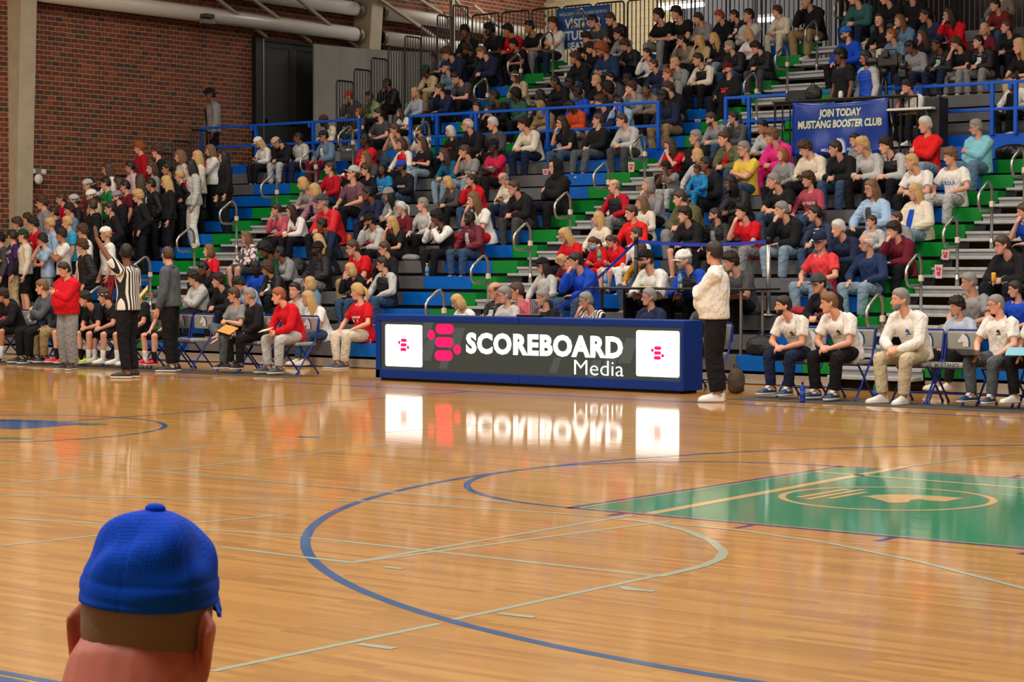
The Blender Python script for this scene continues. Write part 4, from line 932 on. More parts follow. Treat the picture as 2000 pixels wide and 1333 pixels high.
def pattern(name, kind, c1, c2):
    m = bpy.data.materials.new(name); m.use_nodes = True; N = m.node_tree.nodes; L = m.node_tree.links; b = N['Principled BSDF']; b.inputs['Roughness'].default_value = .85
    tc = N.new('ShaderNodeTexCoord')
    if kind == 'floral':
        v = N.new('ShaderNodeTexVoronoi'); v.inputs['Scale'].default_value = 13; L.new(tc.outputs['Object'], v.inputs[0]); r = N.new('ShaderNodeValToRGB'); L.new(v.outputs['Distance'], r.inputs[0])
        e = r.color_ramp.elements; e[0].color = srgb(214,120,110); e[0].position = .1; e[1].color = srgb(70,64,74); e[1].position = .62
        for p, c in ((.22,(226,204,196)),(.45,(220,206,200)),(.52,(120,112,110))): q = e.new(p); q.color = srgb(*c)
        L.new(r.outputs[0], b.inputs['Base Color'])
    else:
        s = N.new('ShaderNodeSeparateXYZ'); L.new(tc.outputs['Object'], s.inputs[0]); sc, th = kind
        a = N.new('ShaderNodeMath'); a.operation = 'MULTIPLY'; a.inputs[1].default_value = sc; L.new(s.outputs[0], a.inputs[0])
        f = N.new('ShaderNodeMath'); f.operation = 'FRACT'; L.new(a.outputs[0], f.inputs[0]); g = N.new('ShaderNodeMath'); g.operation = 'GREATER_THAN'; g.inputs[1].default_value = th; L.new(f.outputs[0], g.inputs[0])
        mx = N.new('ShaderNodeMix'); mx.data_type = 'RGBA'; L.new(g.outputs[0], mx.inputs[0]); mx.inputs[6].default_value = c1; mx.inputs[7].default_value = c2; L.new(mx.outputs[2], b.inputs['Base Color'])
    return m
PATT = {'floral': pattern('floral_cloth','floral',None,None), 'stripes': pattern('referee_stripes',(22,.5),srgb(222,220,214),srgb(22,22,24)), 'stripe': pattern('fine_stripes',(45,.6),srgb(176,184,198),srgb(120,132,156)), 'rstripe': pattern('red_stripes',(30,.55),srgb(176,24,44),srgb(40,16,20))}
# ---- things worn on the head, built once in head space
def blob(rfun, nu=26, nv=18, c=(0,.007,.012), R=(.0785,.0985,.111)):
    """closed shell around the skull: rfun(point, unit) gives its height over the scalp, below zero hides inside the head"""
    vs = []; fs = []
    for i in range(nv+1):
        t = PI*i/nv
        for j in range(nu):
            a = 2*PI*j/nu; u = V3(math.sin(t)*math.sin(a), -math.sin(t)*math.cos(a), math.cos(t)); q = u*V3(*R)/(np.sum(np.abs(u)**2.3)**(1/2.3)); p = V3(*c)+q; d = rfun(p, u)
            k = 1+d/np.linalg.norm(q); vs.append(V3(*c)+q*max(k,.6))
    for i in range(nv):
        for j in range(nu): fs.append([i*nu+j, i*nu+(j+1)%nu, (i+1)*nu+(j+1)%nu, (i+1)*nu+j])
    return vs, fs
def sst(x): x = min(max(x,0),1); return x*x*(3-2*x)
def hline(p, drop=0.0, fr=.060): return np.interp(-p[1], [-.10,-.05,-.02,.01,.035,.06,.085], [-.058-drop,-.05-drop,-.022-drop*.6,.002-drop*.3,.02,fr-.012,fr])
def hair_fun(th, top, drop=0., fr=.06, amp=0., fq=60, seed=0):
    r = np.random.default_rng(seed); ph = r.uniform(0,6,9)
    def f(p, u):
        s = sst((p[2]-hline(p,drop,fr)+.008)/.016)
        nz = amp*(math.sin(p[0]*fq+ph[0]+p[2]*fq*.7)*math.sin(p[1]*fq+ph[1])+.6*math.sin(p[2]*fq*1.3+ph[2]+p[0]*fq*.5))
        return -.014*(1-s) + s*(th + top*max(0,u[2])**1.5 + nz)
    return f
def strand_curtain(z0, z1, w, back, front, seed=0, n=15):
    ps = []; r = np.random.default_rng(seed)
    for a in np.linspace(-front, front, n):
        t = math.radians(a); x, y = math.sin(t)*.080, .012+math.cos(t)*.092
        e = r.uniform(-.015,.015); k = w*r.uniform(.85,1.15)
        ps.append(limb([(x*.9,y*.9,z0),(x*1.06,y*1.06,-.02),(x*1.12,y*1.02+back*.3,-.10),(x*1.02+e*.5,y*.95+back,z1+e)], [k*.8,k,k,k*.5], 6))
    return ps
HAIRM = {}
def hair_parts(st):
    if st in HAIRM: return HAIRM[st]
    ps = []; m = M_HAIR; r = np.random.default_rng(len(st)+ord(st))
    if st == 's': ps = [blob(hair_fun(.009,.012,amp=.0022,seed=1))]
    elif st == 'z': ps = [blob(hair_fun(.0055,.003))]
    elif st == 'b':
        f0 = hair_fun(.008,0)
        ps = [blob(lambda p,u: f0(p,u) if p[2] < .066 and -p[1] < .045 else -.016)]
    elif st == 'm': ps = [blob(hair_fun(.012,.020,fr=.046,amp=.007,fq=70,seed=3), 36, 24)]; m = M_CURL
    elif st == 'c': ps = [blob(hair_fun(.014,.026,drop=.0,fr=.048,amp=.010,fq=95,seed=5), 40, 28)]; m = M_CURL
    elif st == 'a': ps = [blob(hair_fun(.034,.026,drop=.02,fr=.055,amp=.006,fq=110,seed=6), 44, 30)]; m = M_CURL
    elif st in 'lopnd':
        ps = [blob(hair_fun(.010,.008,drop=.015 if st in 'lod' else 0,fr=.064,amp=.002,fq=50,seed=2))]
        if st == 'l': ps += strand_curtain(.04,-.30,.020,.035,106,4,17)
        if st == 'o': ps += strand_curtain(.04,-.125,.021,.0,104,4,17)
        if st == 'd': ps += strand_curtain(.03,-.22,.0105,.03,125,7,22) + strand_curtain(.05,-.16,.011,.045,100,8,14)
        if st == 'p': ps += [ball((0,.115,.045),.022,.022,.022), limb([(0,.115,.045),(0,.150,.0),(0,.150,-.09),(0,.135,-.19)],[.020,.030,.027,.008],8), limb([(.008,.12,.04),(.02,.15,-.02),(.018,.15,-.12),(.03,.13,-.17)],[.016,.02,.018,.006],7)]
        if st == 'n': ps += [ball((0,.085,.085),.045,.045,.04,14)]
    v = []; f = []
    for a, b in ps:
        o = len(v); v += list(a); f += [[i+o for i in q] for q in b]
    HAIRM[st] = to_mesh('hair', np.array(v), f, m); return HAIRM[st]
def cap_meshes():
    f = lambda p, u: (.016+.012*max(0,u[2])+.010*max(0,u[1]*-1)*max(0,u[2]) if p[2] > .030 else -.02)
    mb = MB(); mb.add(*blob(f, 32, 24)); mb.lathe([(.012,.0),(.011,.008),(.004,.011)], (0,.007,.146), 10)
    crown = mb.mesh('cap_crown', M_CLOTH, True)
    def brim(z0):
        vs = []; fs = []; n = 14
        for lay in (0,1):
            for k, (ry, rx) in enumerate(((.098,.080),(.135,.082),(.162,.074),(.176,.055))):
                for i in range(n+1):
                    t = math.radians(-72+144*i/n); x = rx*math.sin(t)*1.02; y = -.0+.0-(.03+(ry-.03)*math.cos(t)) ; z = z0-.016*(x/.07)**2*1.3-.05*(ry-.098)-lay*.005
                    vs.append((x,y,z))
        w = n+1
        for lay in (0,1):
            o = lay*4*w
            for k in range(3):
                for i in range(n): q = [o+k*w+i, o+k*w+i+1, o+(k+1)*w+i+1, o+(k+1)*w+i]; fs.append(q if lay else q[::-1])
        for i in range(n): fs.append([3*w+i, 3*w+i+1, 4*w+3*w+i+1, 4*w+3*w+i])
        return MB().add(vs, fs).mesh('cap_brim', M_CLOTH, True)
    return crown, brim(.036)
CAPM = cap_meshes()
BEAN = to_mesh('beanie', *[(np.array(a), b) for a, b in [blob(lambda p,u: (.014+.020*max(0,u[2])**2+(.006 if p[2] < .055 else 0)) if p[2] > .022 else -.02, 30, 22)]][0], M_CLOTH)
def hood_fn(p, u):
    front = -p[1] > .035 and abs(p[0]) < .068+.0 and p[2] > -.14 and p[2] < .085
    return -.03 if front else .024+.012*max(0,u[1])
def hood_mesh():
    v, f = blob(hood_fn, 34, 24); v2, f2 = limb([(0,.03,-.06),(0,.03,-.15)], [.098,.105], 14)
    return to_mesh('hood', np.array(list(v)+list(v2)), f+[[i+len(v) for i in q] for q in f2], M_CLOTH)
HOODM = hood_mesh()
def glasses_mesh():
    mb = MB()
    for s in (-1,1):
        mb.tube([(s*.032+.021*math.cos(a), -.094+.004*abs(math.cos(a)), -.001+.0155*math.sin(a)) for a in np.linspace(0,2*PI,13)[:-1]], .0019, 5, closed=True)
        mb.tube([(s*.054,-.090,.004),(s*.074,-.05,.006),(s*.082,.01,.004)], .0019, 5)
    mb.tube([(-.011,-.096,.003),(0,-.099,.006),(.011,-.096,.003)], .0018, 5); return mb.mesh('glasses', mat('spectacle_frame', srgb(30,26,28), .3))
GLASSM = glasses_mesh()
def beard_mesh():
    v, f = head_piece(28); v = np.array(v); out = v.copy()
    for i, p in enumerate(v):
        F = -p[1]; s = sst((-.036-p[2])/.016)*sst((F-.0)/.02); s = max(s, sst((-.02-p[2])/.02)*sst((abs(p[0])-.05)/.012)*sst((F+.005)/.015)*.8)
        if abs(p[0]) < .024 and abs(p[2]+.0715) < .0075 and F > .05: s = 0
        d = nrm((p[0], p[1]*1.1, p[2]*.35)); out[i] = p+d*(-.012*(1-s)+s*.006)
    return to_mesh('beard', out, f, M_CURL)
BEARDM = beard_mesh()
BANDM = MB().tube([(.0815*math.sin(a)*1.02,.007-.101*math.cos(a)*1.02,.045+.018*math.cos(a)) for a in np.linspace(0,2*PI,25)[:-1]], .010, 6, closed=True).mesh('headband', M_CLOTH, True)
def phones_mesh():
    mb = MB(); mb.tube([(.098*math.sin(a),.01,.03+.112*math.cos(a)) for a in np.linspace(-PI/2,PI/2,15)], .008, 6)
    for s in (-1,1): mb.lathe([(.02,-.016),(.038,-.012),(.040,.012),(.025,.018)], n=14, M=Matrix.Translation((s*.095,.012,-.01)) @ Matrix.Rotation(PI/2,4,'Y'))
    mb.tube([(.098,-.0,-.02),(.085,-.07,-.06),(.03,-.11,-.075)], .004, 5); return mb.mesh('headset', M_BLACK, True)
PHONESM = phones_mesh()
SHOEM = shoe_mesh()
# ---- prototypes, made once per pose, build and garment
PROTO = {}
def seg_d(p, a, b):
    ab = b-a; t = np.clip(((p-a)@ab)/(ab@ab+1e-9),0,1); return np.linalg.norm(p-(a+t[:,None]*ab),axis=1)
def proto(pose, fem, hv, drop, lean, stand, c1, fine):
    key = (pose,fem,hv,drop,lean,stand,c1,fine)
    if key in PROTO: return PROTO[key]
    J = skeleton(pose, fem, drop, lean, stand, c1); co, tri = solid(body_parts(J,fem,hv), .0065 if fine else .0088, 2, .17 if fine else .15)
    co = co.astype(float); hd = J['head']; N = J['neck']
    dh = np.minimum(seg_d(co, N, hd)-.055, np.linalg.norm((co-hd)/V3(.08,.105,.12),axis=1)*.09-.09)
    da = np.full(len(co), 9.)
    for nm in 'lr':
        da = np.minimum(da, seg_d(co, J['el'+nm], J['wr'+nm])-.03); d = nrm(J['hands'][nm][0]); da = np.minimum(da, seg_d(co, J['wr'+nm], J['wr'+nm]+d*.13)-.035)
    ax = hd-N; t = (co-N)@ax/(ax@ax); w = np.clip((t-.12)/.5,0,1); w = w*w*(3-2*w); w[(da < dh)] = 0; w[np.linalg.norm(co-hd,axis=1) > .24] = 0
    hp = (co-hd)/(.96 if fem else 1.0); hp[(da < dh) | (np.linalg.norm(co-hd,axis=1) > .2)] = 9
    PROTO[key] = P = dict(J=J, co=co, tri=tri, w=w, hp=hp, tops={}, legs={}, turned={}, key=key)
    return P
def get_top(P, kind):
    if kind not in P['tops']:
        co, tri = solid(top_parts(P['J'],P['key'][1],P['key'][2],kind), .0125, 3, .33); P['tops'][kind] = to_mesh('top', co, tri, M_PUFF if kind in 'vj' else M_CLOTH)
    return P['tops'][kind]
def get_legs(P, shorts):
    if shorts not in P['legs']:
        co, tri = solid(leg_parts(P['J'],P['key'][1],P['key'][2],shorts), .0125, 3, .33); P['legs'][shorts] = to_mesh('trousers', co, tri, M_DENIM)
    return P['legs'][shorts]
def get_body(P, yaw, pitch, roll=0):
    k = (round(yaw/8), round(pitch/8), roll)
    if k not in P['turned']:
        R = np.array(Matrix.Rotation(-math.radians(k[0]*8),3,'Z') @ Matrix.Rotation(math.radians(k[1]*8),3,'X') @ Matrix.Rotation(math.radians(roll),3,'Y'))
        piv = P['J']['neck']+(P['J']['head']-P['J']['neck'])*.25; co = P['co']; rel = co-piv; out = co+P['w'][:,None]*(rel@R.T-rel)
        me = to_mesh('body', out, P['tri'], M_SKIN); at = me.attributes.new('face_position','FLOAT_VECTOR','POINT'); at.data.foreach_set('vector', P['hp'].astype(np.float32).ravel())
        HM = Matrix.Translation(piv) @ Matrix(R.tolist()).to_4x4() @ Matrix.Translation(P['J']['head']-piv) @ Matrix.Scale(.96 if P['key'][1] else 1.0, 4)
        P['turned'][k] = (me, HM)
    return P['turned'][k]
COLW = dict(crimson='deep red',red2='bright red',red3='coral red',lgrey='light grey',dgrey='dark grey',lblue='pale blue',steel='slate blue',cyan='turquoise',azure='bright blue',blue='royal blue',navy2='navy',teal='teal blue',teal2='teal',green2='dark teal green',dgreen='dark green',sage='sage green',khaki2='stone',stripe='striped grey',stripes='striped',maroon2='rust red',dred='dark red',rose2='dusty rose',lpink='pale pink',hotpink='hot pink',mauve2='dusky mauve',denim2='denim blue',ldenim='pale denim',lbgrey='pale blue grey',rstripe='red striped',floral='floral',denim='denim blue',khaki='khaki',slate='slate grey',skin='bare',olive='olive',aqua='aqua')
TOPN = dict(l='sweatshirt',h='hoodie',s='tee',p='polo shirt',q='quarter-zip',j='jacket',v='vest')
PARTN = dict(l='sweatshirt',h='hoodie',s='t_shirt',p='polo_shirt',q='pullover',j='jacket',v='vest')
POSEW = dict(L='leaning forward, hands together',K='upright, hands on knees',P='looking down at the hands',C='chin on hand',F='arms folded',X='legs crossed',T='both hands at the face',B='leaning back',A='standing, arms down',O='standing, hands in pockets',G='standing, arms folded',H='standing, hands on hips')
def W(c): return COLW.get(c, c)
PEOPLE = []
def parse(line):
    a, _, note = line.partition('|'); t = a.split(); d = dict(x=float(t[0]), y=float(t[1]), pose=t[2], bot=t[4], hair=t[5], sk=int(t[6]), note=note.strip())
    d['top'], d['kind'] = t[3].split('.'); fl = {}
    for q in (t[7].split(',') if len(t) > 7 else []):
        k, _, v = q.partition(':'); fl[k] = v if v else True
    d['fl'] = fl; return d
def place(d):
    """find the row whose seat puts a person of natural size behind this head"""
    fl = d['fl']; stand = d['pose'] in 'AOGHR' or 'stand' in fl; d['standing'] = stand
    chair_ = 'chair' in fl or 'flo' in fl; fem = 'f' in fl
    drop = .45 if chair_ else .36
    lean = float(fl['lean']) if 'lean' in fl else None
    P = proto(d['pose'], fem, 'hv' in fl, drop, lean, stand, 'C1' in fl or 'hold' in fl and stand, chair_ and not 'flo' in fl)
    d['P'] = P
    byaw = float(fl.get('yaw', 14 if not stand else 25)); d['byaw'] = byaw
    ra = math.radians(-byaw); hd = P['J']['head']; off = Vector((hd[0]*math.cos(ra)-hd[1]*math.sin(ra), hd[0]*math.sin(ra)+hd[1]*math.cos(ra), hd[2]+.01))
    prior = .62 if 'baby' in fl and not stand else (.49 if 'baby' in fl else (.80 if 'ch' in fl else 1.0))
    opts = []
    if 'chair' in fl: opts = [(0, 9.27, .47)]
    elif 'flo' in fl: opts = [(0, 10.0, .47)]
    elif 'wall' in fl: opts = [(0, 18.6, 3.45)]
    elif 'wall2' in fl: opts = [(0, 18.35, 3.70)]
    elif 'plat' in fl: opts = [(0, 17.85, 3.45)]
    elif 'chairp' in fl: opts = [(0, 17.9, 3.84)]
    elif 'baby' in fl: opts = [(9, rowY(9)-.16, on_y(d['x'],d['y'],rowY(9)-.16).z-off.z*.62)]
    else:
        ks = LOW+UP
        if 'row' in fl: r = fl['row']; ks = [100+int(r[1:])] if r[0] == 'u' else [int(r)]
        for k in ks:
            if stand: opts.append((k, rowY(k)-.05, rowZ(k)-.36 if k > 1 else 0))
            else: opts.append((k, rowY(k)+.17, rowZ(k)+.005))
    best = None
    for k, Y, Z in opts:
        s = prior
        for _ in range(12):
            q = on_y(d['x'], d['y'], Y+off.y*s); s2 = (q.z-Z)/off.z; s = s+.8*(s2-s)
        e = abs(s/prior-1.0)
        if fl.get('f') : e = abs(s/prior-1.0)
        if best is None or e < best[0]: best = (e, k, Y, Z, s)
    _, k, Y, Z, s = best
    s = min(max(s, prior*.90), prior*1.10); q = on_y(d['x'], d['y'], Y+off.y*s)
    # heads that still sit off their pixel slide along the seat only
    P3 = Vector((q.x-off.x*s, Y, Z)); d['k'] = k; d['s'] = s; d['loc'] = P3; d['stand'] = stand
    return d
def clothes_phrase(d):
    fl = d['fl']; s = W(d['top'])+' '+TOPN[d['kind']]
    if 'v' in fl and d['kind'] == 'v': s += ' over '+W(fl['v'])
    elif 'in' in fl and d['kind'] == 'j' and fl['in'] != d['top']: s += ' over '+W(fl['in'])
    if 't' in fl and d['kind'] != 'v' and fl['t'] not in ('CARTER15',): s += ' reading '+fl['t']
    ex = []
    for k, w_ in (('cap','cap'),('capb','backwards cap'),('bean','beanie')):
        if k in fl: ex.append(W(fl[k] if fl[k] != 'bluew' else 'blue')+' '+w_)
    if 'hood' in fl: ex.append('hood up')
    if 'gl' in fl: ex.append('glasses')
    return s, ex
def sect(d):
    k = d['k']; X = d['loc'].x
    if 'chair' in d['fl']: return 'on the left bench' if X < -12 else 'on the right bench'
    if 'flo' in d['fl']: return 'behind the scorer table'
    if k >= 100: return ('in the upper left block' if X < -18 else 'in the upper middle block' if X < -11.5 else 'in the upper right block')
    if X < -19.6: return 'in the student section' if d['stand'] else 'in the lower left block'
    return 'in the lower %s block' % ('left-centre' if X < -12 else 'right-centre' if X < -4.7 else 'far right')
def make_labels(ds):
    from collections import Counter
    n = len(ds); ln = lambda s: len(s.replace('-', ' ').split())
    CP = [clothes_phrase(d)[0] for d in ds]; cc = Counter(CP)
    def bott(d):
        if d['bot'] == 'skin' or d['note']: return ''
        return W(d['bot'])+(' shorts' if 'shorts' in d['fl'] or 'skirt' in d['fl'] else ' trousers')
    def level(d, k):
        if d['note']: return 'person in '+d['note']
        t, ex = clothes_phrase(d); r = 'person in '+t
        if k >= 1 and ex: r += ' and '+ex[0]
        if k >= 2 and len(ex) > 1: r += ' and '+ex[1]
        if k >= 3 and not ex: r += ' and '+bott(d)
        if k >= 4: r += ', '+POSEW[d['pose']]
        return r
    lab = [None]*n; lv = [0]*n
    for k in range(5):
        cur = [level(d, k) for d in ds]; c = Counter(cur)
        for i in range(n):
            if lab[i] is None and c[cur[i]] == 1: lab[i] = cur[i]
    ref = [i for i in range(n) if (cc[CP[i]] == 1 and not ds[i]['note'])]
    for i, d in enumerate(ds):
        if lab[i]: continue
        for base in (level(d, 3), level(d, 1)):
            c = sorted((math.hypot(ds[j]['x']-d['x'], (ds[j]['y']-d['y'])*1.2), j) for j in ref if j != i)
            for dist, j in c[:5]:
                dx, dy = d['x']-ds[j]['x'], d['y']-ds[j]['y']
                w_ = ('right of' if dx > 0 else 'left of') if abs(dx) > abs(dy)*.9 else ('behind' if dy < 0 else 'in front of')
                t = base+', '+w_+' the '+CP[j]
                if ln(t) <= 16 and t not in lab: lab[i] = t; break
            if lab[i]: break
        if not lab[i]: lab[i] = level(d, 3)+' '+sect(d)
    out = list(lab); groups = {}
    for i in range(n): groups.setdefault(lab[i], []).append(i)
    for l, idx in groups.items():
        if len(idx) > 1:
            for r, j in enumerate(sorted(idx, key=lambda q: ds[q]['x'])):
                out[j] = lab[j]+', '+('leftmost','second from left','third from left','fourth from left','fifth from left')[min(r,4)]
    for i, d in enumerate(ds):
        t = out[i]+' '+sect(d)
        if sect(d) not in out[i] and not d['note'] and ' the ' not in out[i] and ln(t) <= 15: out[i] = t.replace(', standing', ' standing') if 0 else t
    return out
FIXSH = {'skin': 1}
def decal_bvh(me): return BVHTree.FromPolygons([v.co[:] for v in me.vertices], [p.vertices[:] for p in me.polygons])
M_PRINT = mat('shirt_print', rough=.7, objcol=True)
DEC = {}
def decal(P, kind, top, body, color, size, parent, dz=0, dx=0, mesh=None, name='lettering', t=.70, arch=0):
    key = (P['key'], kind, body, size, dz, dx)
    if key not in DEC:
        J = P['J']; i = int(t*8); c = np.array(J['spine'][i]); a = J['ang'][i]; fw = V3(0,-math.cos(a),-math.sin(a)); up = V3(0,-math.sin(a),math.cos(a))
        me = mesh.copy() if mesh is not None else text_mesh(body, size=size, offset=size*.02, extrude=0); bv = P.setdefault('bv',{}).setdefault(kind, decal_bvh(top))
        ok = False
        for v in me.vertices:
            x, z = v.co.x+dx, v.co.y+dz - arch*(v.co.x**2)*3
            o = Vector(c+up*z+fw*.5+V3(1,0,0)*x); h = bv.ray_cast(o, Vector(-fw), .6)
            p = h[0] if h[0] else o-Vector(fw)*.36
            v.co = p+Vector(fw)*.006
        me.materials.clear(); me.materials.append(M_PRINT); me.update(); DEC[key] = me
    return link(name, DEC[key], parent, color)
def poly_mesh(polys):
    mb = MB()
    for p in polys: mb.add([(x,y,0) for x,y in p], [list(range(len(p)))])
    return mb.mesh('print', M_PRINT)
SWOOSH = [(-.5,.05),(-.42,-.12),(-.25,-.14),(.0,-.02),(.5,.22),(.05,.06),(-.2,-.02),(-.36,-.02)]
BARS = [[(-.4+.3*i,-.3),(-.2+.3*i,-.3),(-.35+.3*i,-.05+.17*i),(-.5+.3*i,.0+.17*i)] for i in range(3)]
PR_BLOCK = [[(x-.0,z),(x+.018,z),(x+.018,z+.03),(x,z+.03)] for z in (.0,) for x in [(-.11+.028*i) for i in range(8)]] + [[(-.06,-.06),(.06,-.06),(.07,-.015),(-.07,-.015)]]
_PRM = poly_mesh(PR_BLOCK); _LOGM = poly_mesh([[(x*.045,z*.045) for x,z in q] for q in BARS]); _SWM = poly_mesh([[(x*.05,z*.05) for x,z in SWOOSH]]); _HSM = poly_mesh([[(x*.055,z*.055) for x,z in HORSE],[(-.03,-.045),(.035,-.045),(.035,-.034),(-.03,-.034)]])
MH = {}
def build_person(d, label, group):
    fl, P = d['fl'], d['P']; s = d['s']; J = P['J']; kind = d['kind']
    r = empty('person', d['loc'], math.radians(-d['byaw']), label, 'person', group); r.scale = (s,s,s)
    if 'feetup' in fl: pass
    rs = np.random.default_rng(int(d['x']*7+d['y']*13)&0xffff)
    hy = float(fl.get('hy', 34+rs.uniform(-10,14))); hpch = float(fl.get('hp', 24 if d['pose'] == 'P' else (6+rs.uniform(-4,5))))
    me, HM = get_body(P, hy-d['byaw']*.4, hpch)
    sk = SKIN[d['sk']]; j = rs.uniform(.93,1.06); o = link('body', me, r, srgb(*[min(255,c*j) for c in sk])); hc = HAIR.get(d['hair'][1], (40,30,28)); o['brow'] = [float(c)*.8 for c in srgb(*hc)[:3]]
    # top
    def garment(nm, mesh, col, patt=None):
        q = link(nm, mesh, r, pal(col))
        if col in PATT: q.material_slots[0].link = 'OBJECT'; q.material_slots[0].material = PATT[col]
        return q
    tm = get_top(P, kind); tp = garment(PARTN[kind], tm, d['top'])
    if kind == 'v': garment('sleeves', get_top(P, 'l'), fl['v'])
    if kind == 's' and 'in' in fl: garment('undershirt', get_top(P, 'u'), fl['in'])
    if kind == 'j' and 'in' in fl or kind == 'q' and False:
        k2 = ('inner', kind)
        if k2 not in P['tops']:
            a = J['ang'][5]; fw = V3(0,-math.cos(a),-math.sin(a)); up = V3(0,-math.sin(a),math.cos(a)); bv = P.setdefault('bv',{}).setdefault(kind, decal_bvh(tm)); vs = []; fs = []; nz = 9; nx = 5
            for i in range(nz):
                t = i/(nz-1); c = np.array(J['spine'][-1])*(1-t)+np.array(J['spine'][1])*t; w_ = .038+.03*math.sin(PI*min(1,t*1.1))*.6
                for q in range(nx):
                    x = (q/(nx-1)*2-1)*w_; og = Vector(c+fw*.5+V3(x,0,0)); h = bv.ray_cast(og, Vector(-fw), .6); p = (h[0] if h[0] else og-Vector(fw)*.4)+Vector(fw)*.005; vs.append(p)
            fs = [[i*nx+q, i*nx+q+1, (i+1)*nx+q+1, (i+1)*nx+q] for i in range(nz-1) for q in range(nx-1)]
            m2 = bpy.data.meshes.new('shirt_front'); m2.from_pydata(vs, [], fs); m2.materials.append(M_CLOTH); P['tops'][k2] = m2
        garment('shirt_front', P['tops'][k2], fl['in'])
    if 'shorts' in fl or 'skirt' in fl or d['bot'] == 'skin': garment('shorts', get_legs(P, True), d['bot'] if d['bot'] != 'skin' else 'dgrey')
    else: garment('trousers', get_legs(P, False), d['bot'])
    # shoes
    sc_ = fl.get('shoe') or ('white','white','black','grey','dgrey','cream')[rs.integers(0,6)]
    for nm in 'lr':
        t = J['toe'+nm]; an = J['an'+nm]; q = link('shoe', SHOEM, r, pal(sc_)); q.location = (an[0]+t[0]*.02, an[1]+t[1]*.02, an[2]-.085); q.rotation_euler = (0,0,math.atan2(t[0],-t[1]))
        if d['pose'] == 'X' and nm == 'r': q.rotation_euler = (.25,-.5,math.atan2(t[0],-t[1]))
        if 'shorts' in fl and 'chair' in fl:
            kn = J['kn'+nm]; sm = MB(); sm.add(*limb([an+V3(0,0,-.03), an+(kn-an)*.15, an+(kn-an)*.32],[.046,.045,.050],10)); k2 = ('sock',nm)
            if k2 not in P['tops']: P['tops'][k2] = sm.mesh('sock', M_CLOTH, True)
            link('sock', P['tops'][k2], r, pal('white' if rs.random() < .8 else 'black'))
    # head wear
    def onhead(nm, mesh, col=None, rot=0):
        q = link(nm, mesh, r, col); q.matrix_local = HM @ Matrix.Rotation(rot,4,'Z'); return q
    st = d['hair'][0]
    capc = fl.get('cap') or fl.get('capb')
    if st != 'x':
        if capc or 'bean' in fl: st2 = {'s':'z','m':'s','c':'s','a':'s','z':'z','b':'b'}.get(st, st)
        else: st2 = st
        if 'hood' not in fl: onhead('hair', hair_parts(st2), srgb(*hc))
    if capc:
        rot = PI if 'capb' in fl or (capc == 'white' and d['x'] < 250) else 0
        c2 = pal(capc); onhead('cap', CAPM[0], c2, rot); q = onhead('cap_brim', CAPM[1], pal('red') if (capc == 'white' and d['x'] < 250 and d['y'] > 440) else c2, rot)
    if 'bean' in fl: onhead('beanie', BEAN, pal(fl['bean']))
    if 'hood' in fl: onhead('hood', HOODM, pal(fl['hood']))
    if 'gl' in fl: onhead('glasses', GLASSM)
    if 'bd' in fl: onhead('beard', BEARDM, srgb(*[c*.9 for c in hc]))
    if 'band' in fl: onhead('headband', BANDM, pal(fl['band']))
    if 'phones' in fl: onhead('headset', PHONESM)
    # prints
    if 't' in fl:
        tc = pal(fl.get('tc','white')); t = fl['t']
        if t == 'CARTER15': decal(P, kind, tm, 'CARTER', pal('white'), .085, r, .05, arch=-.6); decal(P, kind, tm, '15', pal('white'), .16, r, -.09)
        elif t == '22': decal(P, kind, tm, '22', tc, .15, r, -.06)
        else: decal(P, kind, tm, t, tc, .062 if len(t) > 6 else .075, r, 0)
    if 'pr' in fl: decal(P, kind, tm, 'block', pal(fl['pr']), 1, r, 0, mesh=_PRM, name='print')
    if 'logo' in fl: decal(P, kind, tm, 'horse', pal(fl['lg']), 1, r, .06, .062, mesh=_HSM, name='chest_emblem'); decal(P, kind, tm, 'swoosh', pal(fl['lg']), 1, r, .06, -.06, mesh=_SWM, name='chest_logo')
    elif 'sw' in fl: decal(P, kind, tm, 'swoosh', pal(fl['sw']), 1, r, .05, .05, mesh=_SWM, name='chest_logo')
    elif 'lg' in fl: decal(P, kind, tm, 'bars', pal(fl['lg']), 1, r, .03, -.06, mesh=_LOGM, name='chest_logo')
    d['root'] = r; d['HM'] = HM
    return r
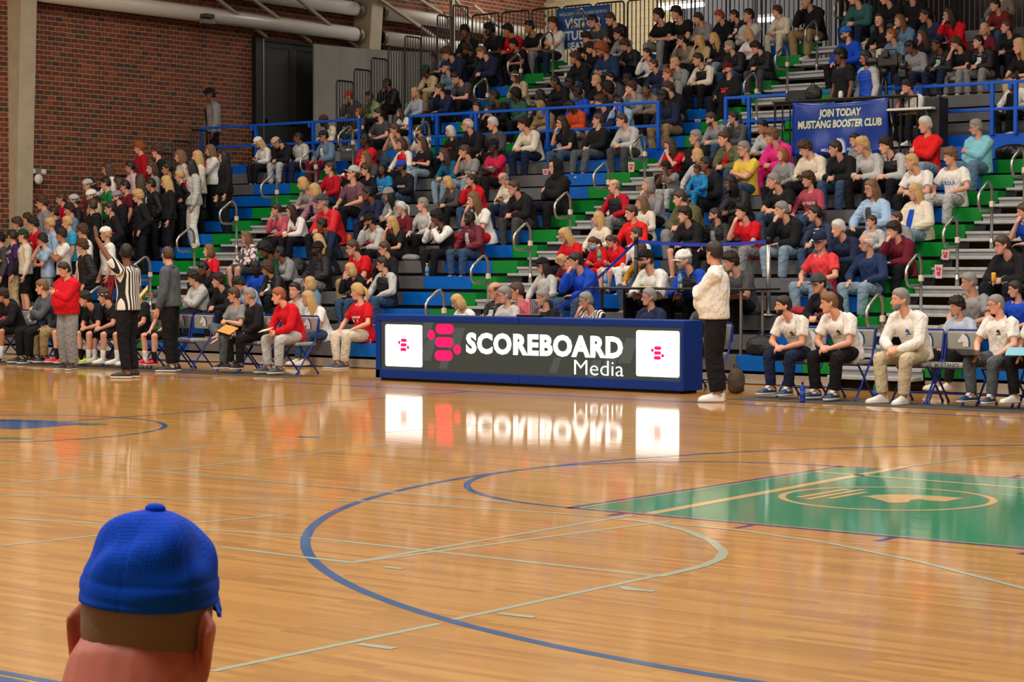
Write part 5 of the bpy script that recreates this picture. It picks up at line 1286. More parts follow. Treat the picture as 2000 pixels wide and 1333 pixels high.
CROWD = '''
1 467 A dgrey.l black mk 1
24 461 A purple.s tan sd 1 t:CARTER15,hy:70,in:black,hold:bottle|dark purple jersey reading CARTER 15, holding a bottle
45 461 A cream.q black sb 1 capb:dgreen,shorts,hy:45|cream zip-neck pullover, black shorts and backwards dark cap
35 437 A dgrey.l black cb 1
55 427 A tan.l black mb 1 f,row:5
66 437 A red.s black cd 1 t:WESTSIDE
84 468 C lblue.s grey md 1 stand,hy:50|pale blue short-sleeved shirt, hand at the mouth
99 437 A lblue.l black sy 1
103 415 A navy.l black sd 1
86 395 A grey.h black cb 1
121 388 A crimson.h black sb 1 t:WESTSIDE
137 409 A steel.s black md 1 hy:30
145 392 A black.j black sb 1 capb:lgrey,in:red,row:6
133 434 A cyan.s black sy 1
121 458 G white.s black md 2 t:22,tc:blue|white jersey with blue 22, arms folded
162 451 A white.s navy cb 1 hy:60
162 481 O black.j black cb 1 in:white,hy:50|black quilted puffer jacket over a white collar
179 401 A black.h black sb 1 hy:80
181 383 A tan.h black sb 1 capb:white
174 362 A dgrey.j black sb 1 capb:lgrey,in:red
177 357 A white.l black lk 1 f,row:8
215 329 A white.l black lb 1 f,C1|white top, one hand raised to the ear
255 326 A lpink.h black pd 1 f
208 358 A green.l black sk 1 t:OREGON,tc:yellow|green sweatshirt with yellow OREGON lettering
231 358 A red.l black lb 1 f,hp:25,row:8
246 364 A maroon.s black sk 1
231 385 A black.h black sb 1 capb:grey,bd,pr:white
271 383 O black.h black cy 1 lg:white
216 407 O black.h black sd 1 lg:lblue
293 360 O black.j black sk 2 in:white
276 351 A dgreen.l black lb 1 f,hy:90
273 288 A crimson.q black cr 1
307 295 A black.l black cb 1 gl
297 328 A grey.l black lb 1 f,hy:5
328 329 A black.s black pk 2 f
326 355 A black.l black ly 1 f
357 342 H black.l black py 1 f|black sweater, hands on hips at the aisle edge
353 304 A lgrey.l black li 1 f
369 324 A lgrey.j white lk 1 f,in:red
385 306 A cream.l black ly 1 f
412 293 G white.j black li 1 f,in:red|white zip jacket over a red top, arms folded beside the aisle
437 305 A black.l black lk 1 f
207 457 A white.s rstripe my 1 capb:white|white tee, red striped overalls and backwards white cap with red brim
412 180 A grey.j black sk 3 capb:black,in:black,wall|grey zip jacket standing alone against the brick wall
7 581 L black.h black cd 2 chair,shorts,pr:rose|black hoodie and shorts at the far left of the bench
84 560 F slate.q black si 1 chair|dark grey-green quarter-zip, arms folded on a bench chair
109 566 K navy.l khaki sb 1 chair|navy top and khaki trousers, half hidden behind the red pullover
131 574 L black.s black cd 1 chair,shorts,shoe:red|black jersey and bright red shoes on the bench
168 583 L black.s black cd 1 chair,shorts,lean:42,shoe:lime|black jersey, leaning far forward on the bench, lime shoes
205 578 L black.s black cb 1 chair,shorts,band:white,shoe:white,t:WESTSIDE,tc:rose|black jersey with a white headband
268 571 K black.s black sb 1 chair,shorts,shoe:white,t:WESTSIDE,tc:rose,hy:50|black jersey on the bench, hidden by the referee
322 577 K black.s black sd 1 chair,shorts,shoe:red|black jersey and red shoes behind the standing grey pullover
459 577 X grey.s slate sb 1 chair,shoe:black|grey shirt and grey trousers, leg crossed on the bench
489 579 K black.q black sg 1 chair,shoe:black,hold:folder|black quarter-zip holding a yellow folder
547 577 L red.q lgrey sr 1 chair,shoe:dgrey,hold:card,lg:white|red quarter-zip and light grey trousers on the last bench chair
380 543 F lgrey.h black cd 1 lean:15,row:2
402 535 P black.h black sk 3 row:3
427 548 L black.h black md 1
473 550 L lblue.l black md 1 hp:30
499 521 K blue.s black dk 4 f
524 537 L black.j black ab 2 in:white,row:3
542 523 L grey.h black sk 3 gl,row:4
527 485 P dgreen.l black ak 3 f,pr:white
574 555 K lgrey.h black nd 1 f,hy:-20,row:1
605 558 K denim2.h black oy 1 f
604 582 L white.s denim ly 1 f,pr:red,hy:35
700 562 K red.s cream py 1 f,pr:white,hy:60|red tee and cream trousers, blonde ponytail turned aside
686 530 C black.h denim oy 1 f
749 515 K black.v denim sd 1 gl,v:lgrey|black vest over a light grey hoodie
691 483 L red.s khaki sb 1 gl
621 486 K black.j grey xk 4 bean:black,bd,hv,in:black
624 467 L black.s denim ly 1 f,hy:60,hp:20
630 438 L navy.l black nk 3 f
724 431 C lgrey.h black sk 2 bean:black,bd,pr:red
767 434 C black.s black ly 1 f
753 485 K black.l black sb 1 gl
482 463 K floral.l skin li 1 f,gl,hv|floral blouse and bare knees beside the aisle
408 489 K red.l black oi 1 f,pr:white|red sweatshirt at the front of the left aisle
542 409 C rose.l black sd 1 f
570 411 L white.l black ld 1 f,gl,pr:red
630 391 L red.j black sg 1 gl,cap:dgrey,in:grey
616 371 K mauve.j black oy 1 f,in:black
593 357 L grey.l black oy 1 f,pr:red
644 328 K crimson.q denim zb 1
687 339 K mauve2.s black sb 1 gl,cap:lgrey,hold:cup,hp:-15|mauve tee and grey cap, drinking from a red cup
509 276 P white.l black ly 1 f,cap:white|white cap and long blonde hair, looking down at a phone
546 274 L black.h lgrey sb 1 cap:tan,hp:40|black hoodie and tan cap, head bowed
584 269 K lgrey.q navy zk 3
634 268 K denim2.j maroon sk 2 cap:navy,in:white
634 246 L cream.l black sk 4 cap:brown,bd,row:u0
714 273 F red.q black zk 4
716 306 C dgrey.s denim li 1 f,gl
716 332 K black.l black sb 1 ch
746 328 K azure.s black dk 3 ch,pr:lgrey,hy:-30
786 328 K black.h denim sk 3 cap:blue,bd,t:WESTSIDE
786 280 K red.v black ob 1 f,v:white
773 253 T grey.s denim sb 1
826 278 X black.s ldenim lb 1 f,pr:red
820 258 K cream.s denim sb 1 bd
720 377 L navy.l navy nk 3 gl
761 379 L grey.j black lk 2 f,bean:grey,in:white
785 405 K maroon.l black pw 1 f,gl
826 399 K lgrey.l black sg 1
869 301 L teal.l ldenim lb 1 f
910 295 C grey.s ldenim sb 1 pr:white
965 285 F pink.s black sk 4 cap:black,gl,pr:white
876 359 L dgrey.l black oy 1 f,gl
921 354 C red.h denim pd 1 f
927 385 C white.s red li 1 f
988 346 P cream.l navy bg 1 gl
1006 366 L black.h dgrey sb 1 gl,pr:rose|black hoodie with a pink print, by the centre aisle rail
919 425 K maroon.j denim zk 4 bd,in:lgrey|maroon puffer jacket over a grey shirt
855 425 T black.v black ck 3 f,v:white|black jacket with white sleeves, face buried in hands
881 257 K black.l black ow 1 f,pr:red
914 243 L black.q black bw 1 gl,lg:white
964 241 K dgrey.q black sw 1
1024 241 L cream.l navy cd 1
1099 238 C black.s denim ld 1 f,gl,x2
1168 234 B black.l slate sb 1 in:white,feetup
1217 234 L lgrey.q dgrey sb 1
1086 325 F black.h black xk 1 hood:black|black hoodie with the hood up, arms folded
684 188 C dgrey.h black sb 1 cap:red,bd,gl
722 188 C sage.j black sd 1 f,in:sage
756 165 C black.j black zk 3 in:black
698 224 K dgrey.s denim sr 1 ch,pr:red
741 222 K dgrey.s black sd 1 bd
782 221 L white.s black lb 1 f,gl,ch,pr:black
810 184 K stripe.l black ly 1 f,hy:-10,row:u2
831 138 L tan.j khaki sk 4 cap:dgreen,in:black
848 114 L grey.s black sd 1 ch
878 101 L navy.h black cb 1 hp:25
871 131 L steel.l black sg 1 cap:navy
860 173 C navy.l black sb 1
915 94 L black.j black ad 3 hp:25
907 60 L black.l black ck 3 hy:-20
945 99 L navy.h black si 1 hp:25
958 51 L black.s black ck 4
994 58 L red.l black ck 2
1005 88 L black.s black ck 2
1037 51 L black.s grey sk 2
1081 45 F white.s navy mb 1
969 187 L black.l black sk 3 gl
1009 149 P tan.j denim lb 1 f
1006 185 K green2.h black ak 4
932 210 K black.l black ld 1 f,hy:-10
955 216 C black.l black pd 1 f
895 148 L dgrey.s black sd 1 hp:30
1125 112 L black.h denim cb 2 lg:white
1151 81 P black.l black cd 1 row:u6
1157 97 P black.l black cd 1 row:u5
1180 92 P navy2.h black ar 1 gl,bd,pr:tan
1163 38 P dgrey.s black sd 1 gl,pr:white
1197 34 P black.h black sb 1
1209 65 L grey.l black cd 1 gl
1225 87 P black.j black cb 1 in:black
1264 105 C white.l black sd 1
1277 126 L navy.q denim sb 1 gl
1086 159 L black.h black zk 3 hy:30
1055 186 L black.l black dk 4
1055 208 L khaki.h black xk 4 hood:khaki
1130 180 K blue.l grey sk 4
1115 170 L grey.h black sk 4 row:u2
1166 159 L black.l black sy 1 pr:mustard
1187 173 L black.l black ak 3 hy:70
1192 153 L dgrey.h black sk 1
1227 155 L grey.l black sk 4
1236 171 C grey.h black cb 1
1258 178 L taupe.h black zk 3 hy:-20
1119 215 P orange.h lgrey zk 4 row:u0
1180 198 L navy.h grey cb 1 t:WOODS,tc:lgrey
1204 215 C lblue.h black sd 1 row:u0
1297 187 L navy.l khaki sk 4
1307 172 L black.h grey cb 1
1306 144 L black.v grey sr 1 v:grey
1320 123 C grey.q black sy 1
1366 115 L black.v black sd 1 v:cream
1422 135 K black.l black xk 1 cap:dred,bd,hv,pr:red|black sweatshirt with a red print, dark cap, hands on the knees
1333 78 C taupe.l black sd 1 gl
1367 78 C tan.l black ly 1 f
1396 74 L black.l ldenim ly 1 f
1427 90 L black.j denim sg 1 bd,in:black
1463 66 K white.l black ly 1 f,t:WESTSIDE,tc:red
1481 90 L black.j dgrey cd 1 hp:25,in:black
1287 29 L black.s grey md 1
1323 21 L black.s black md 1
1366 35 L grey.h black mb 1
1407 31 L black.h black cr 1
1436 30 L black.j black sd 1 in:white
1462 30 F lgrey.l black sd 1
1519 24 L cream.q cream mb 1 gl
1578 -8 C black.h khaki sb 1
1655 65 K blue.h black sb 1 cap:bluew,bd
1644 108 A black.s black ck 3 stand,gl,phones,plat|black tee and headset standing behind the banner table
1693 112 A blue.v black sk 2 stand,gl,phones,plat,v:lgrey|royal blue hoodie with pale sleeves, headset, at the video camera
1742 68 L steel.l black sr 1
1723 38 L black.l cream ld 1 f,hy:-10
1753 40 C steel.h black li 1 f
1733 -6 L black.h denim sb 1
1672 -9 L teal2.l navy sb 1
1783 90 P grey.h navy sk 3 in:white
1774 169 C white.s black md 1 chairp|white tee at the white folding table, hand at the mouth
1778 -13 L black.l black sb 1 hv
1815 25 L navy.h black pk 2 f
1852 27 C red.l black ld 1 f,gl
1804 74 L black.l black lb 1 f,row:u4
1837 86 L black.j navy sk 3 gl,in:mint
1866 83 C black.s grey mb 1 hp:20
1912 83 L black.j grey sk 1 in:white
1946 9 L maroon2.l denim sd 1 f
1922 56 K maroon.l black oy 1 f,hy:-20
1967 52 L black.l black pb 1 f
1994 85 L black.s tan ly 1 f
1955 -16 K taupe.l denim sb 1 row:u7
1976 172 A black.l black sk 3 ch,stand,wall2,baby,bean:black|toddler-sized, all in black, gripping the blue rail
1982 155 K white.l black sd 1 f
1809 243 F red2.q ldenim sw 1 |bright red quarter-zip, arms folded under the table
1909 247 F aqua.l denim2 sg 1 gl,hv|aqua sweatshirt, arms folded
1784 315 L white.s black sy 1 t:SLOUI,tc:blue
1859 305 K white.s lgrey ci 1 t:SLOUI,tc:blue
1789 374 K cream.j ldenim ly 1 f,hv,in:blue|cream cardigan over a royal blue top
2003 412 C blue.s black sb 1
1962 477 L black.h black sb 1 gl,hv,t:MUSTANGS,hold:snack|black hoodie reading MUSTANGS, holding a yellow snack
1896 550 K grey.s khaki sg 1 long
1872 597 K lbgrey.l black cd 1 f
1986 566 K blue.s black pd 1 f
1949 593 K white.p slate zg 1 chair,gl,hold:clip,lg:navy,shoe:jordan,logo|white polo and glasses holding a black clipboard
2032 600 K white.p black sd 1 chair,hold:tablet,shoe:white|white polo at the right edge with a blue clipboard
1310 283 T red.s black lb 1 f
1359 268 F black.h black sg 1
1392 233 L grey.l denim sb 1 bd,hp:20
1434 229 C dgrey.j black pd 1 f,gl,in:dgrey
1417 270 L olive.j denim sb 1 in:red
1455 290 F yellow.s denim sg 1 gl|yellow polo shirt, arms folded
1491 247 L lgrey.q black sk 2 hy:10
1510 265 L hotpink.h hotpink ci 1
1362 303 K lgrey.l denim oy 1 f
1303 332 T grey.s lgrey ck 3 ch
1363 330 K azure.h azure sd 3 baby|blue hooded jacket, small child held in arms
1379 321 K black.h black nk 3
1331 386 L olive.h grey sb 1 hv
1430 357 L black.j black dk 3 f,in:black
1338 420 L black.h black cd 1 shorts,lg:white,shoe:white
1399 420 K black.j black zd 1 bd,in:grey
1451 413 C red.s grey ck 1 shoe:white|red tee and grey sweatpants, hand at the mouth
1515 352 L black.s denim sg 1 pr:red
1529 302 K grey.l black or 1 f
1581 350 K rose2.l denim cb 1 f,t:WESTSIDE,tc:white
1530 409 C black.h ldenim sg 1 shoe:white
1593 417 L navy.j denim pk 1 f,in:cream
1602 471 K red3.p ldenim sg 1 cap:navy,gl,hy:0|coral red polo and navy cap, hand on the knee
1640 445 L navy.q black sw 1
1430 510 L dgrey.s black cd 1 shortsleeve
1579 287 P cream.h black cb 1
1635 289 L black.h denim sd 1
1672 276 L grey.j black pk 1 f,in:grey
1690 283 L lgrey.q black my 1
1731 283 L black.v black md 1 v:lgrey
1704 367 K lblue.j black li 1 f,gl,in:dgrey|pale blue cardigan
1703 434 K lgrey.l black sb 1 ch
1752 426 K grey.h black sb 1 ch
1749 449 C maroon.h black cd 1
1696 473 K navy2.l ldenim bw 1 gl|navy sweater and pale jeans, watch on the wrist
1602 553 L black.h black sd 1 cap:dgrey,pr:rose
1532 597 L white.p navy sd 1 chair,bd,shoe:jordan,lg:navy,logo,lean:36|white polo and navy trousers, bearded, first on the right bench
1624 590 L white.p black si 1 chair,shoe:jordan,lg:navy,logo,lean:33|white polo and black trousers, wristwatch, hands clasped
1760 585 L white.q khaki2 sg 1 chair,bd,shoe:white,lg:blue,logo,lean:30|white quarter-zip pullover and khaki trousers, hands clasped
1202 362 K black.v grey bg 1 v:crimson
1267 361 C grey.l black og 1 f
1256 397 K cream.l black li 1 f
1235 415 K red2.q black sb 1
1169 442 K cream.l black ly 1 f,row:6
1163 472 P red.h red pb 1 f,ch
1197 469 P red.h white pb 1 f,ch,skirt
1245 463 K white.h white nb 1 f,row:5
1251 487 K mustard.l denim ob 1 f
1262 501 L white.l black sb 1 cap:black,gl,bd|white sweatshirt and black cap, writing at the black table
1339 506 L black.v black sg 1 cap:white,bd,v:blue|black vest over royal blue sleeves and white cap
1062 518 K lgrey.l denim ld 1 f,cap:black
1102 514 P maroon.s black sy 1 ch
1127 509 C blue.h denim sd 1
1108 456 P red.s black ly 1 f,gl,pr:white
970 547 F black.j black bb 1 gl,in:lgrey,row:1
988 575 K lgrey.l black sg 1 f,gl,flo
1012 556 K dgrey.s black zb 1 gl,row:1
1062 581 K black.s black sg 1 flo
1147 586 C stripes.s black sg 1 gl,flo|black and white striped referee shirt, sitting behind the display table
899 597 P white.l black oy 1 f,flo
1268 580 K navy.q black sg 1 gl,flo
1372 600 K black.v black sw 1 bd,flo,v:slate
'''.strip().split('\n')
ds = [place(parse(l)) for l in CROWD]
for _ in range(30):                                   # neighbours on a row keep an elbow's distance
    for i, a in enumerate(ds):
        for b in ds[i+1:]:
            if a['k'] != b['k'] or abs(a['loc'].y-b['loc'].y) > .3 or 'baby' in a['fl'] or 'baby' in b['fl'] or not (a['k'] or a['stand']): continue
            mn = (.33 if a['stand'] else .38)*(a['s']+b['s'])/2; dx = b['loc'].x-a['loc'].x
            if abs(dx) < mn:
                q = (mn-abs(dx))*.25*(1 if dx >= 0 else -1)
                for o, g in ((a,-q),(b,q)):
                    if abs(o.get('mv',0)+g) < .11: o['mv'] = o.get('mv',0)+g; o['loc'].x += g
LABELS = make_labels(ds)
def grp(d):
    f = d['fl']
    if 'chair' in f: return 'people on the team benches'
    if 'flo' in f: return 'people seated behind the scorer table'
    if d['stand']: return 'standing spectators'
    return 'seated spectators in the stands'
for d, l in zip(ds, LABELS): build_person(d, l, grp(d))
# ================================================================== PEOPLE ON THE FLOOR
BYPX = {(int(d['x']), int(d['y'])): d for d in ds}
def hero(line, feet, yaw, label):
    d = parse(line); d['standing'] = d['stand'] = True; fl = d['fl']
    P = proto(d['pose'], 'f' in fl, 'hv' in fl, .45, None, True, False, True); d['P'] = P; d['byaw'] = yaw; d['k'] = 0
    loc = on_z(feet[0], feet[1], .004); ra = math.radians(-yaw); hd = P['J']['head']; oy = hd[0]*math.sin(ra)+hd[1]*math.cos(ra); s = 1.0
    for _ in range(8): s = on_y(d['x'], d['y'], loc.y+oy*s).z/(hd[2]+.01)
    d['s'] = min(max(s,.9),1.12); ox = hd[0]*math.cos(ra)-hd[1]*math.sin(ra); loc.x = on_y(d['x'], d['y'], loc.y+oy*s).x-ox*d['s']; d['loc'] = loc
    build_person(d, label, 'people standing on the court'); BYPX[(int(d['x']),int(d['y']))] = d; return d
hero('1393 494 G white.q black sd 1 hv,sw:black,shoe:white,hy:66,hp:4', (1393,784), 62, 'person in white quarter-zip and black trousers standing at the sideline, arms folded')
hero('244 494 R stripes.s black zk 3 shoe:black,hy:84,hp:0', (247,738), 72, 'person in black and white striped referee shirt with one arm raised')
hero('129 526 G red.q grey sd 1 hv,lg:white,shoe:dgrey,hy:22,hp:12', (121,722), -4, 'person in red quarter-zip and grey trousers standing, arms folded')
hero('326 498 W slate.q black zb 1 gl,shoe:black,hy:74,hp:6', (345,726), 62, 'person in grey quarter-zip standing by the left bench holding papers')
# chairs under everyone on the benches, and the empty ones
tagd = []
for d in ds:
    if 'chair' in d['fl']: tagd.append((d['loc'].x, 'folding chair under the '+W(d['top'])+' '+TOPN[d['kind']]+(' and '+W(d['bot'])+' trousers' if 'shorts' not in d['fl'] else ' and shorts')+(' on the left bench' if d['loc'].x < -12 else ' on the right bench')))
tagd.append((on_y(378,640,9.3).x, 'empty grey folding chair with horse emblem behind the standing grey pullover')); tagd.append((on_y(1866,690,9.3).x, 'empty grey folding chair with horse emblem between two white tops'))
for d in ds:
    if 'flo' in d['fl']: tagd.append((d['loc'].x, 'folding chair behind the scorer table under the '+W(d['top'])+' '+TOPN[d['kind']], d['loc'].y+.03))
tagd.sort(key=lambda t: t[0]); row_ = [t for t in tagd if len(t) == 2]; xs_ = [t[0] for t in row_]
for _ in range(60):
    for i in range(len(xs_)-1):
        if xs_[i+1]-xs_[i] < .45: g = (.45-xs_[i+1]+xs_[i])/2; xs_[i] -= g; xs_[i+1] += g
tagd = [(x, t[1]) for x, t in zip(xs_, row_)]+[t for t in tagd if len(t) > 2]
cs = {}
for x, l, *yy in tagd:
    cs[l] = cs.get(l, 0)+1
    if cs[l] > 1: l = l.replace('folding chair', ('further','third','fourth','fifth')[cs[l]-2]+' folding chair', 1)
    chair(x, yy[0] if yy else 9.30, 0, l)
# ------------------------------------------------------------------ two-tone basketball shoes
for key in ((1532,597),(1624,590),(1949,593)):
    d = BYPX[key]
    for o in [c for c in d['root'].children if c.name.split('.')[0] == 'shoe']:
        mb = MB(); mb.add(*loft([(V3(0,-.13,.040),.047,.016,V3(1,0,0),V3(0,-.35,1)),(V3(0,-.155,.036),.044,.016,V3(1,0,0),V3(0,-.35,1)),(V3(0,-.178,.030),.034,.012,V3(1,0,0),V3(0,-.35,1))],12)); mb.build('toe_panel', mat('shoe_green', srgb(20,140,100), .5), o, True)
        MB().add(*ball((0,.06,.055),.040,.034,.034,12)).build('heel_panel', mat('shoe_green'), o, True)
        MB().add(*ball((0,-.02,.060),.0445,.052,.028,12)).build('side_panel', mat('shoe_white', srgb(222,216,204), .5), o, True)
        MB().add(*limb([(0,-.045,.085),(0,-.012,.118)],[.024,.022],10,flat=((1,0,0),1.5))).build('tongue', mat('shoe_white'), o, True)
        for s in (-1,1): q = MB().prism([(y*.055-.015,z*.055+.058) for y,z in SWOOSH], s*.0455-.002, s*.0455+.002, 'x').build('side_logo', mat('shoe_navy', srgb(26,34,80), .5), o)
# ------------------------------------------------------------------ man in the foreground with the blue cap
def foreground():
    J = skeleton('K', False, .40, 6); ps = body_parts(J, False, True); N, H = J['neck'], J['head']
    ps.append(limb([N+V3(0,.030,-.05), N+V3(0,.030,.02), H+V3(0,.036,-.062)], [.093,.093,.088], 20)); ps.append(limb([H+V3(-.055,.068,-.098), H+V3(0,.092,-.100), H+V3(.055,.068,-.098)], [.026,.030,.026], 14)); ps.append(limb([H+V3(-.058,.080,-.135), H+V3(0,.104,-.138), H+V3(.05,.080,-.135)], [.022,.027,.022], 14))
    for s in (-1,1): ps.append(loft([(H+V3(s*.082,.010,-.088),.006,.008,V3(1,0,0),V3(0,1,0)),(H+V3(s*.087,.012,-.076),.010,.012,nrm((1,.5*s,0)),V3(0,1,0)),(H+V3(s*.090,.014,-.055),.011,.014,nrm((1,.7*s,0)),V3(0,1,0)),(H+V3(s*.0925,.020,-.026),.0115,.020,nrm((1,1.1*s,0)),V3(0,1,0)),(H+V3(s*.095,.024,-.004),.0105,.022,nrm((1,1.2*s,0)),V3(0,1,0)),(H+V3(s*.093,.022,.008),.006,.012,V3(1,0,0),V3(0,1,0))],16))
    co, tri = solid(ps, .0042, 4, .30)
    tgt = CAMV+ray(276,1206)*2.80; yaw = 153; ra = math.radians(-yaw); H = Vector(J['head']); off = Matrix.Rotation(ra,3,'Z') @ H
    r = empty('person', tgt-off, ra, 'person in a royal blue cap seen from behind in the near front row', 'person')
    roll = Matrix.Rotation(math.radians(-4.5),4,'Y')
    piv = Vector(J['neck']); w = np.clip(((co-J['neck'])@(J['head']-J['neck']))/((J['head']-J['neck'])@(J['head']-J['neck'])),0,1)
    R3 = np.array(roll.to_3x3()); rel = co-J['neck']; co = co+w[:,None]*(rel@R3.T-rel); HM = Matrix.Translation(piv) @ roll @ Matrix.Translation(H-piv)
    me = to_mesh('body', co, tri, mat('skin_flushed', srgb(192,110,100), .5, bump=(26,.35,.004))); link('body', me, r)
    cp = srgb(0,72,214)
    def capf(p, u):
        a = math.atan2(u[0], u[1]); up = max(0,u[2])
        if p[2] < .022: return -.02
        d = .0062+.018*up**3+.026*up*(1-up)*up**.3
        for k in range(6):                                            # six sewn panels meet at the button
            b = (a-math.pi*k/3+math.pi) % (2*math.pi)-math.pi; d -= .0016*math.exp(-(b/.035)**2)*(1 if p[2] < .11 else .4)
        d += .0055*math.sin(3*a+9*u[2])*math.sin(5*u[2]+1.3)*up*1.6+.004*math.sin(7*a-6*u[2]+.6)*(up**.7)*(1-up)
        d += .004*math.exp(-((a-.35)/.16)**2-((u[2]-.62)/.16)**2)-.004*math.exp(-((a-.75)/.14)**2-((u[2]-.55)/.2)**2)-.003*math.exp(-((a+.5)/.2)**2-((u[2]-.75)/.12)**2)
        if p[2] < .052: d += .0016
        d -= .0014*math.exp(-((p[2]-.052)/.0035)**2)+.0016*math.exp(-((p[2]-.034)/.002)**2)
        return d
    v, f = blob(capf, 150, 110)
    m = bpy.data.materials.new('cap_fabric'); m.use_nodes = True; Nn = m.node_tree.nodes; L = m.node_tree.links; b = Nn['Principled BSDF']; b.inputs['Roughness'].default_value = .85; b.inputs['Specular IOR Level'].default_value = .15
    tc = Nn.new('ShaderNodeTexCoord'); vo = Nn.new('ShaderNodeTexVoronoi'); vo.inputs['Scale'].default_value = 230; vo.inputs['Randomness'].default_value = .15; L.new(tc.outputs['Object'], vo.inputs[0])
    sx = Nn.new('ShaderNodeSeparateXYZ'); L.new(tc.outputs['Object'], sx.inputs[0])
    hole = Nn.new('ShaderNodeMapRange'); hole.inputs[1].default_value = .25; hole.inputs[2].default_value = .40; L.new(vo.outputs['Distance'], hole.inputs[0])
    zm = Nn.new('ShaderNodeMapRange'); zm.inputs[1].default_value = J['head'][2]+.070; zm.inputs[2].default_value = J['head'][2]+.084; L.new(sx.outputs[2], zm.inputs[0])
    iv = Nn.new('ShaderNodeMath'); iv.operation = 'SUBTRACT'; iv.inputs[0].default_value = 1; L.new(hole.outputs[0], iv.inputs[1]); mu = Nn.new('ShaderNodeMath'); mu.operation = 'MULTIPLY'; L.new(iv.outputs[0], mu.inputs[0]); L.new(zm.outputs[0], mu.inputs[1])
    mx = Nn.new('ShaderNodeMix'); mx.data_type = 'RGBA'; L.new(mu.outputs[0], mx.inputs[0]); mx.inputs[6].default_value = cp; mx.inputs[7].default_value = srgb(0,46,140); L.new(mx.outputs[2], b.inputs['Base Color'])
    no = Nn.new('ShaderNodeTexNoise'); no.inputs['Scale'].default_value = 520; L.new(tc.outputs['Object'], no.inputs[0]); bp = Nn.new('ShaderNodeBump'); bp.inputs['Strength'].default_value = .25; bp.inputs['Distance'].default_value = .0012; L.new(no.outputs[0], bp.inputs['Height']); L.new(bp.outputs[0], b.inputs['Normal'])
    crown = link('cap', to_mesh('cap_crown', np.array([tuple(HM @ Vector(p)) for p in v]), f, m), r)
    bt = MB().lathe([(.002,0),(.013,.001),(.014,.006),(.010,.010),(.003,.0115)], n=20).build('cap_button', m, crown, True); bt.matrix_local = HM @ Matrix.Translation((0,.007,.1440))
    br = link('cap_brim', CAPM[1], crown, cp); br.matrix_local = HM @ Matrix.Translation((0,0,-.004))
    def hf(p, u):
        s = sst((p[2]-np.interp(-p[1],[-.10,-.05,-.02,.01,.03],[-.058,-.060,-.045,-.03,.03])+.004)/.010); return -.012*(1-s)+.0042*s if p[2] < .05 else -.005
    v, f = blob(hf, 110, 90)
    hm = mat('hair_cropped', srgb(122,100,86), .8, bump=(420,.8,.002)); link('hair', to_mesh('hair', np.array([tuple(HM @ Vector(p)) for p in v]), f, hm), r)
    gy = MB()
    for s in (-1,1): gy.add(*[( [tuple(HM @ Vector(p)) for p in q[0]], q[1]) for q in [loft([(V3(s*.0745,-.012,.030),.0035,.012,nrm((1,.3*s,0)),V3(0,1,0)),(V3(s*.0745,-.006,.004),.0035,.013,V3(1,0,0),V3(0,1,0)),(V3(s*.073,.002,-.018),.002,.008,V3(1,0,0),V3(0,1,0))],10)]][0])
    gy.build('sideburn', mat('hair_grey', srgb(190,172,160), .8), r, True)
    co, tri = solid(top_parts(J, False, True, 's'), .010, 3, .5); link('t_shirt', to_mesh('t_shirt', co, tri, M_CLOTH), r, pal('dgrey'))
    co, tri = solid(leg_parts(J, False, True, False), .0125, 3, .4); link('trousers', to_mesh('trousers', co, tri, M_DENIM), r, pal('denim'))
    for nm in 'lr': t = J['toe'+nm]; an = J['an'+nm]; q = link('shoe', SHOEM, r, pal('dgrey')); q.location = (an[0], an[1], an[2]-.085); q.rotation_euler = (0,0,math.atan2(t[0],-t[1]))
    bx = r.location
    e = tag(empty('spectator_bench', (bx.x, bx.y, bx.z), ra, 'grey near-side bleacher plank under the blue cap', 'bench'))
    MB().bbox(-.7,.7,-.12,.22,-.06,-.012,.01).build('seat_board', M_SEATG, e)
    for s in (-.6,.6): MB().box(s-.03,s+.03,-.05,.18,-bx.z+.003,-.05).build('support', M_DARK, e)
foreground()
# ------------------------------------------------------------------ things people left or hold
def on_row(px, k, dy=.12): q = on_y(px, 500, rowY(k)+dy); return Vector((q.x, rowY(k)+dy, rowZ(k)+.004))
M_POP = mat('popcorn_card', srgb(226,188,188), .6); M_POPR = mat('popcorn_red', srgb(190,30,50), .6)
def popcorn(loc, label, h=.17, rz=.3):
    e = tag(empty('popcorn_box', loc, rz, label, 'box', 'popcorn boxes left in the stands')); 
    mb = MB(); b, t = .042, .055
    mb.add([(-b,-b*.6,0),(b,-b*.6,0),(b,b*.6,0),(-b,b*.6,0),(-t,-t*.6,h),(t,-t*.6,h),(t,t*.6,h),(-t,t*.6,h)], [(3,2,1,0),(0,1,5,4),(1,2,6,5),(2,3,7,6),(3,0,4,7),(4,5,6,7)]); mb.build('carton', M_POP, e)
    MB().box(-.022,.022,-.040,-.030,h*.25,h*.5).box(-.03,-.01,-.040,-.030,h*.62,h*.82).box(.004,.03,-.040,-.030,h*.58,h*.8).build('print', M_POPR, e)
for px, k, l, h in ((441,11,'small popcorn box lying on the eleventh row of the left block',.07),(546,6,'tall popcorn box standing before the white sweatshirt',.19),(1066,12,'popcorn box on the grey seat beside the hooded figure',.10),(1233,12,'popcorn box on the centre aisle steps by the pale sneakers',.17),(1834,5,'tall popcorn box on the right aisle steps',.19),(1847,6,'popcorn box with orange cup on the right aisle steps',.14),(1362,101,'popcorn box on the blue seats of the upper right block',.05),(1793,102,'pink carton behind the white folding table',.10),(720,1,'small popcorn box beside the red tee and cream trousers',.06)):
    popcorn(on_row(px,k,.10), l, h)
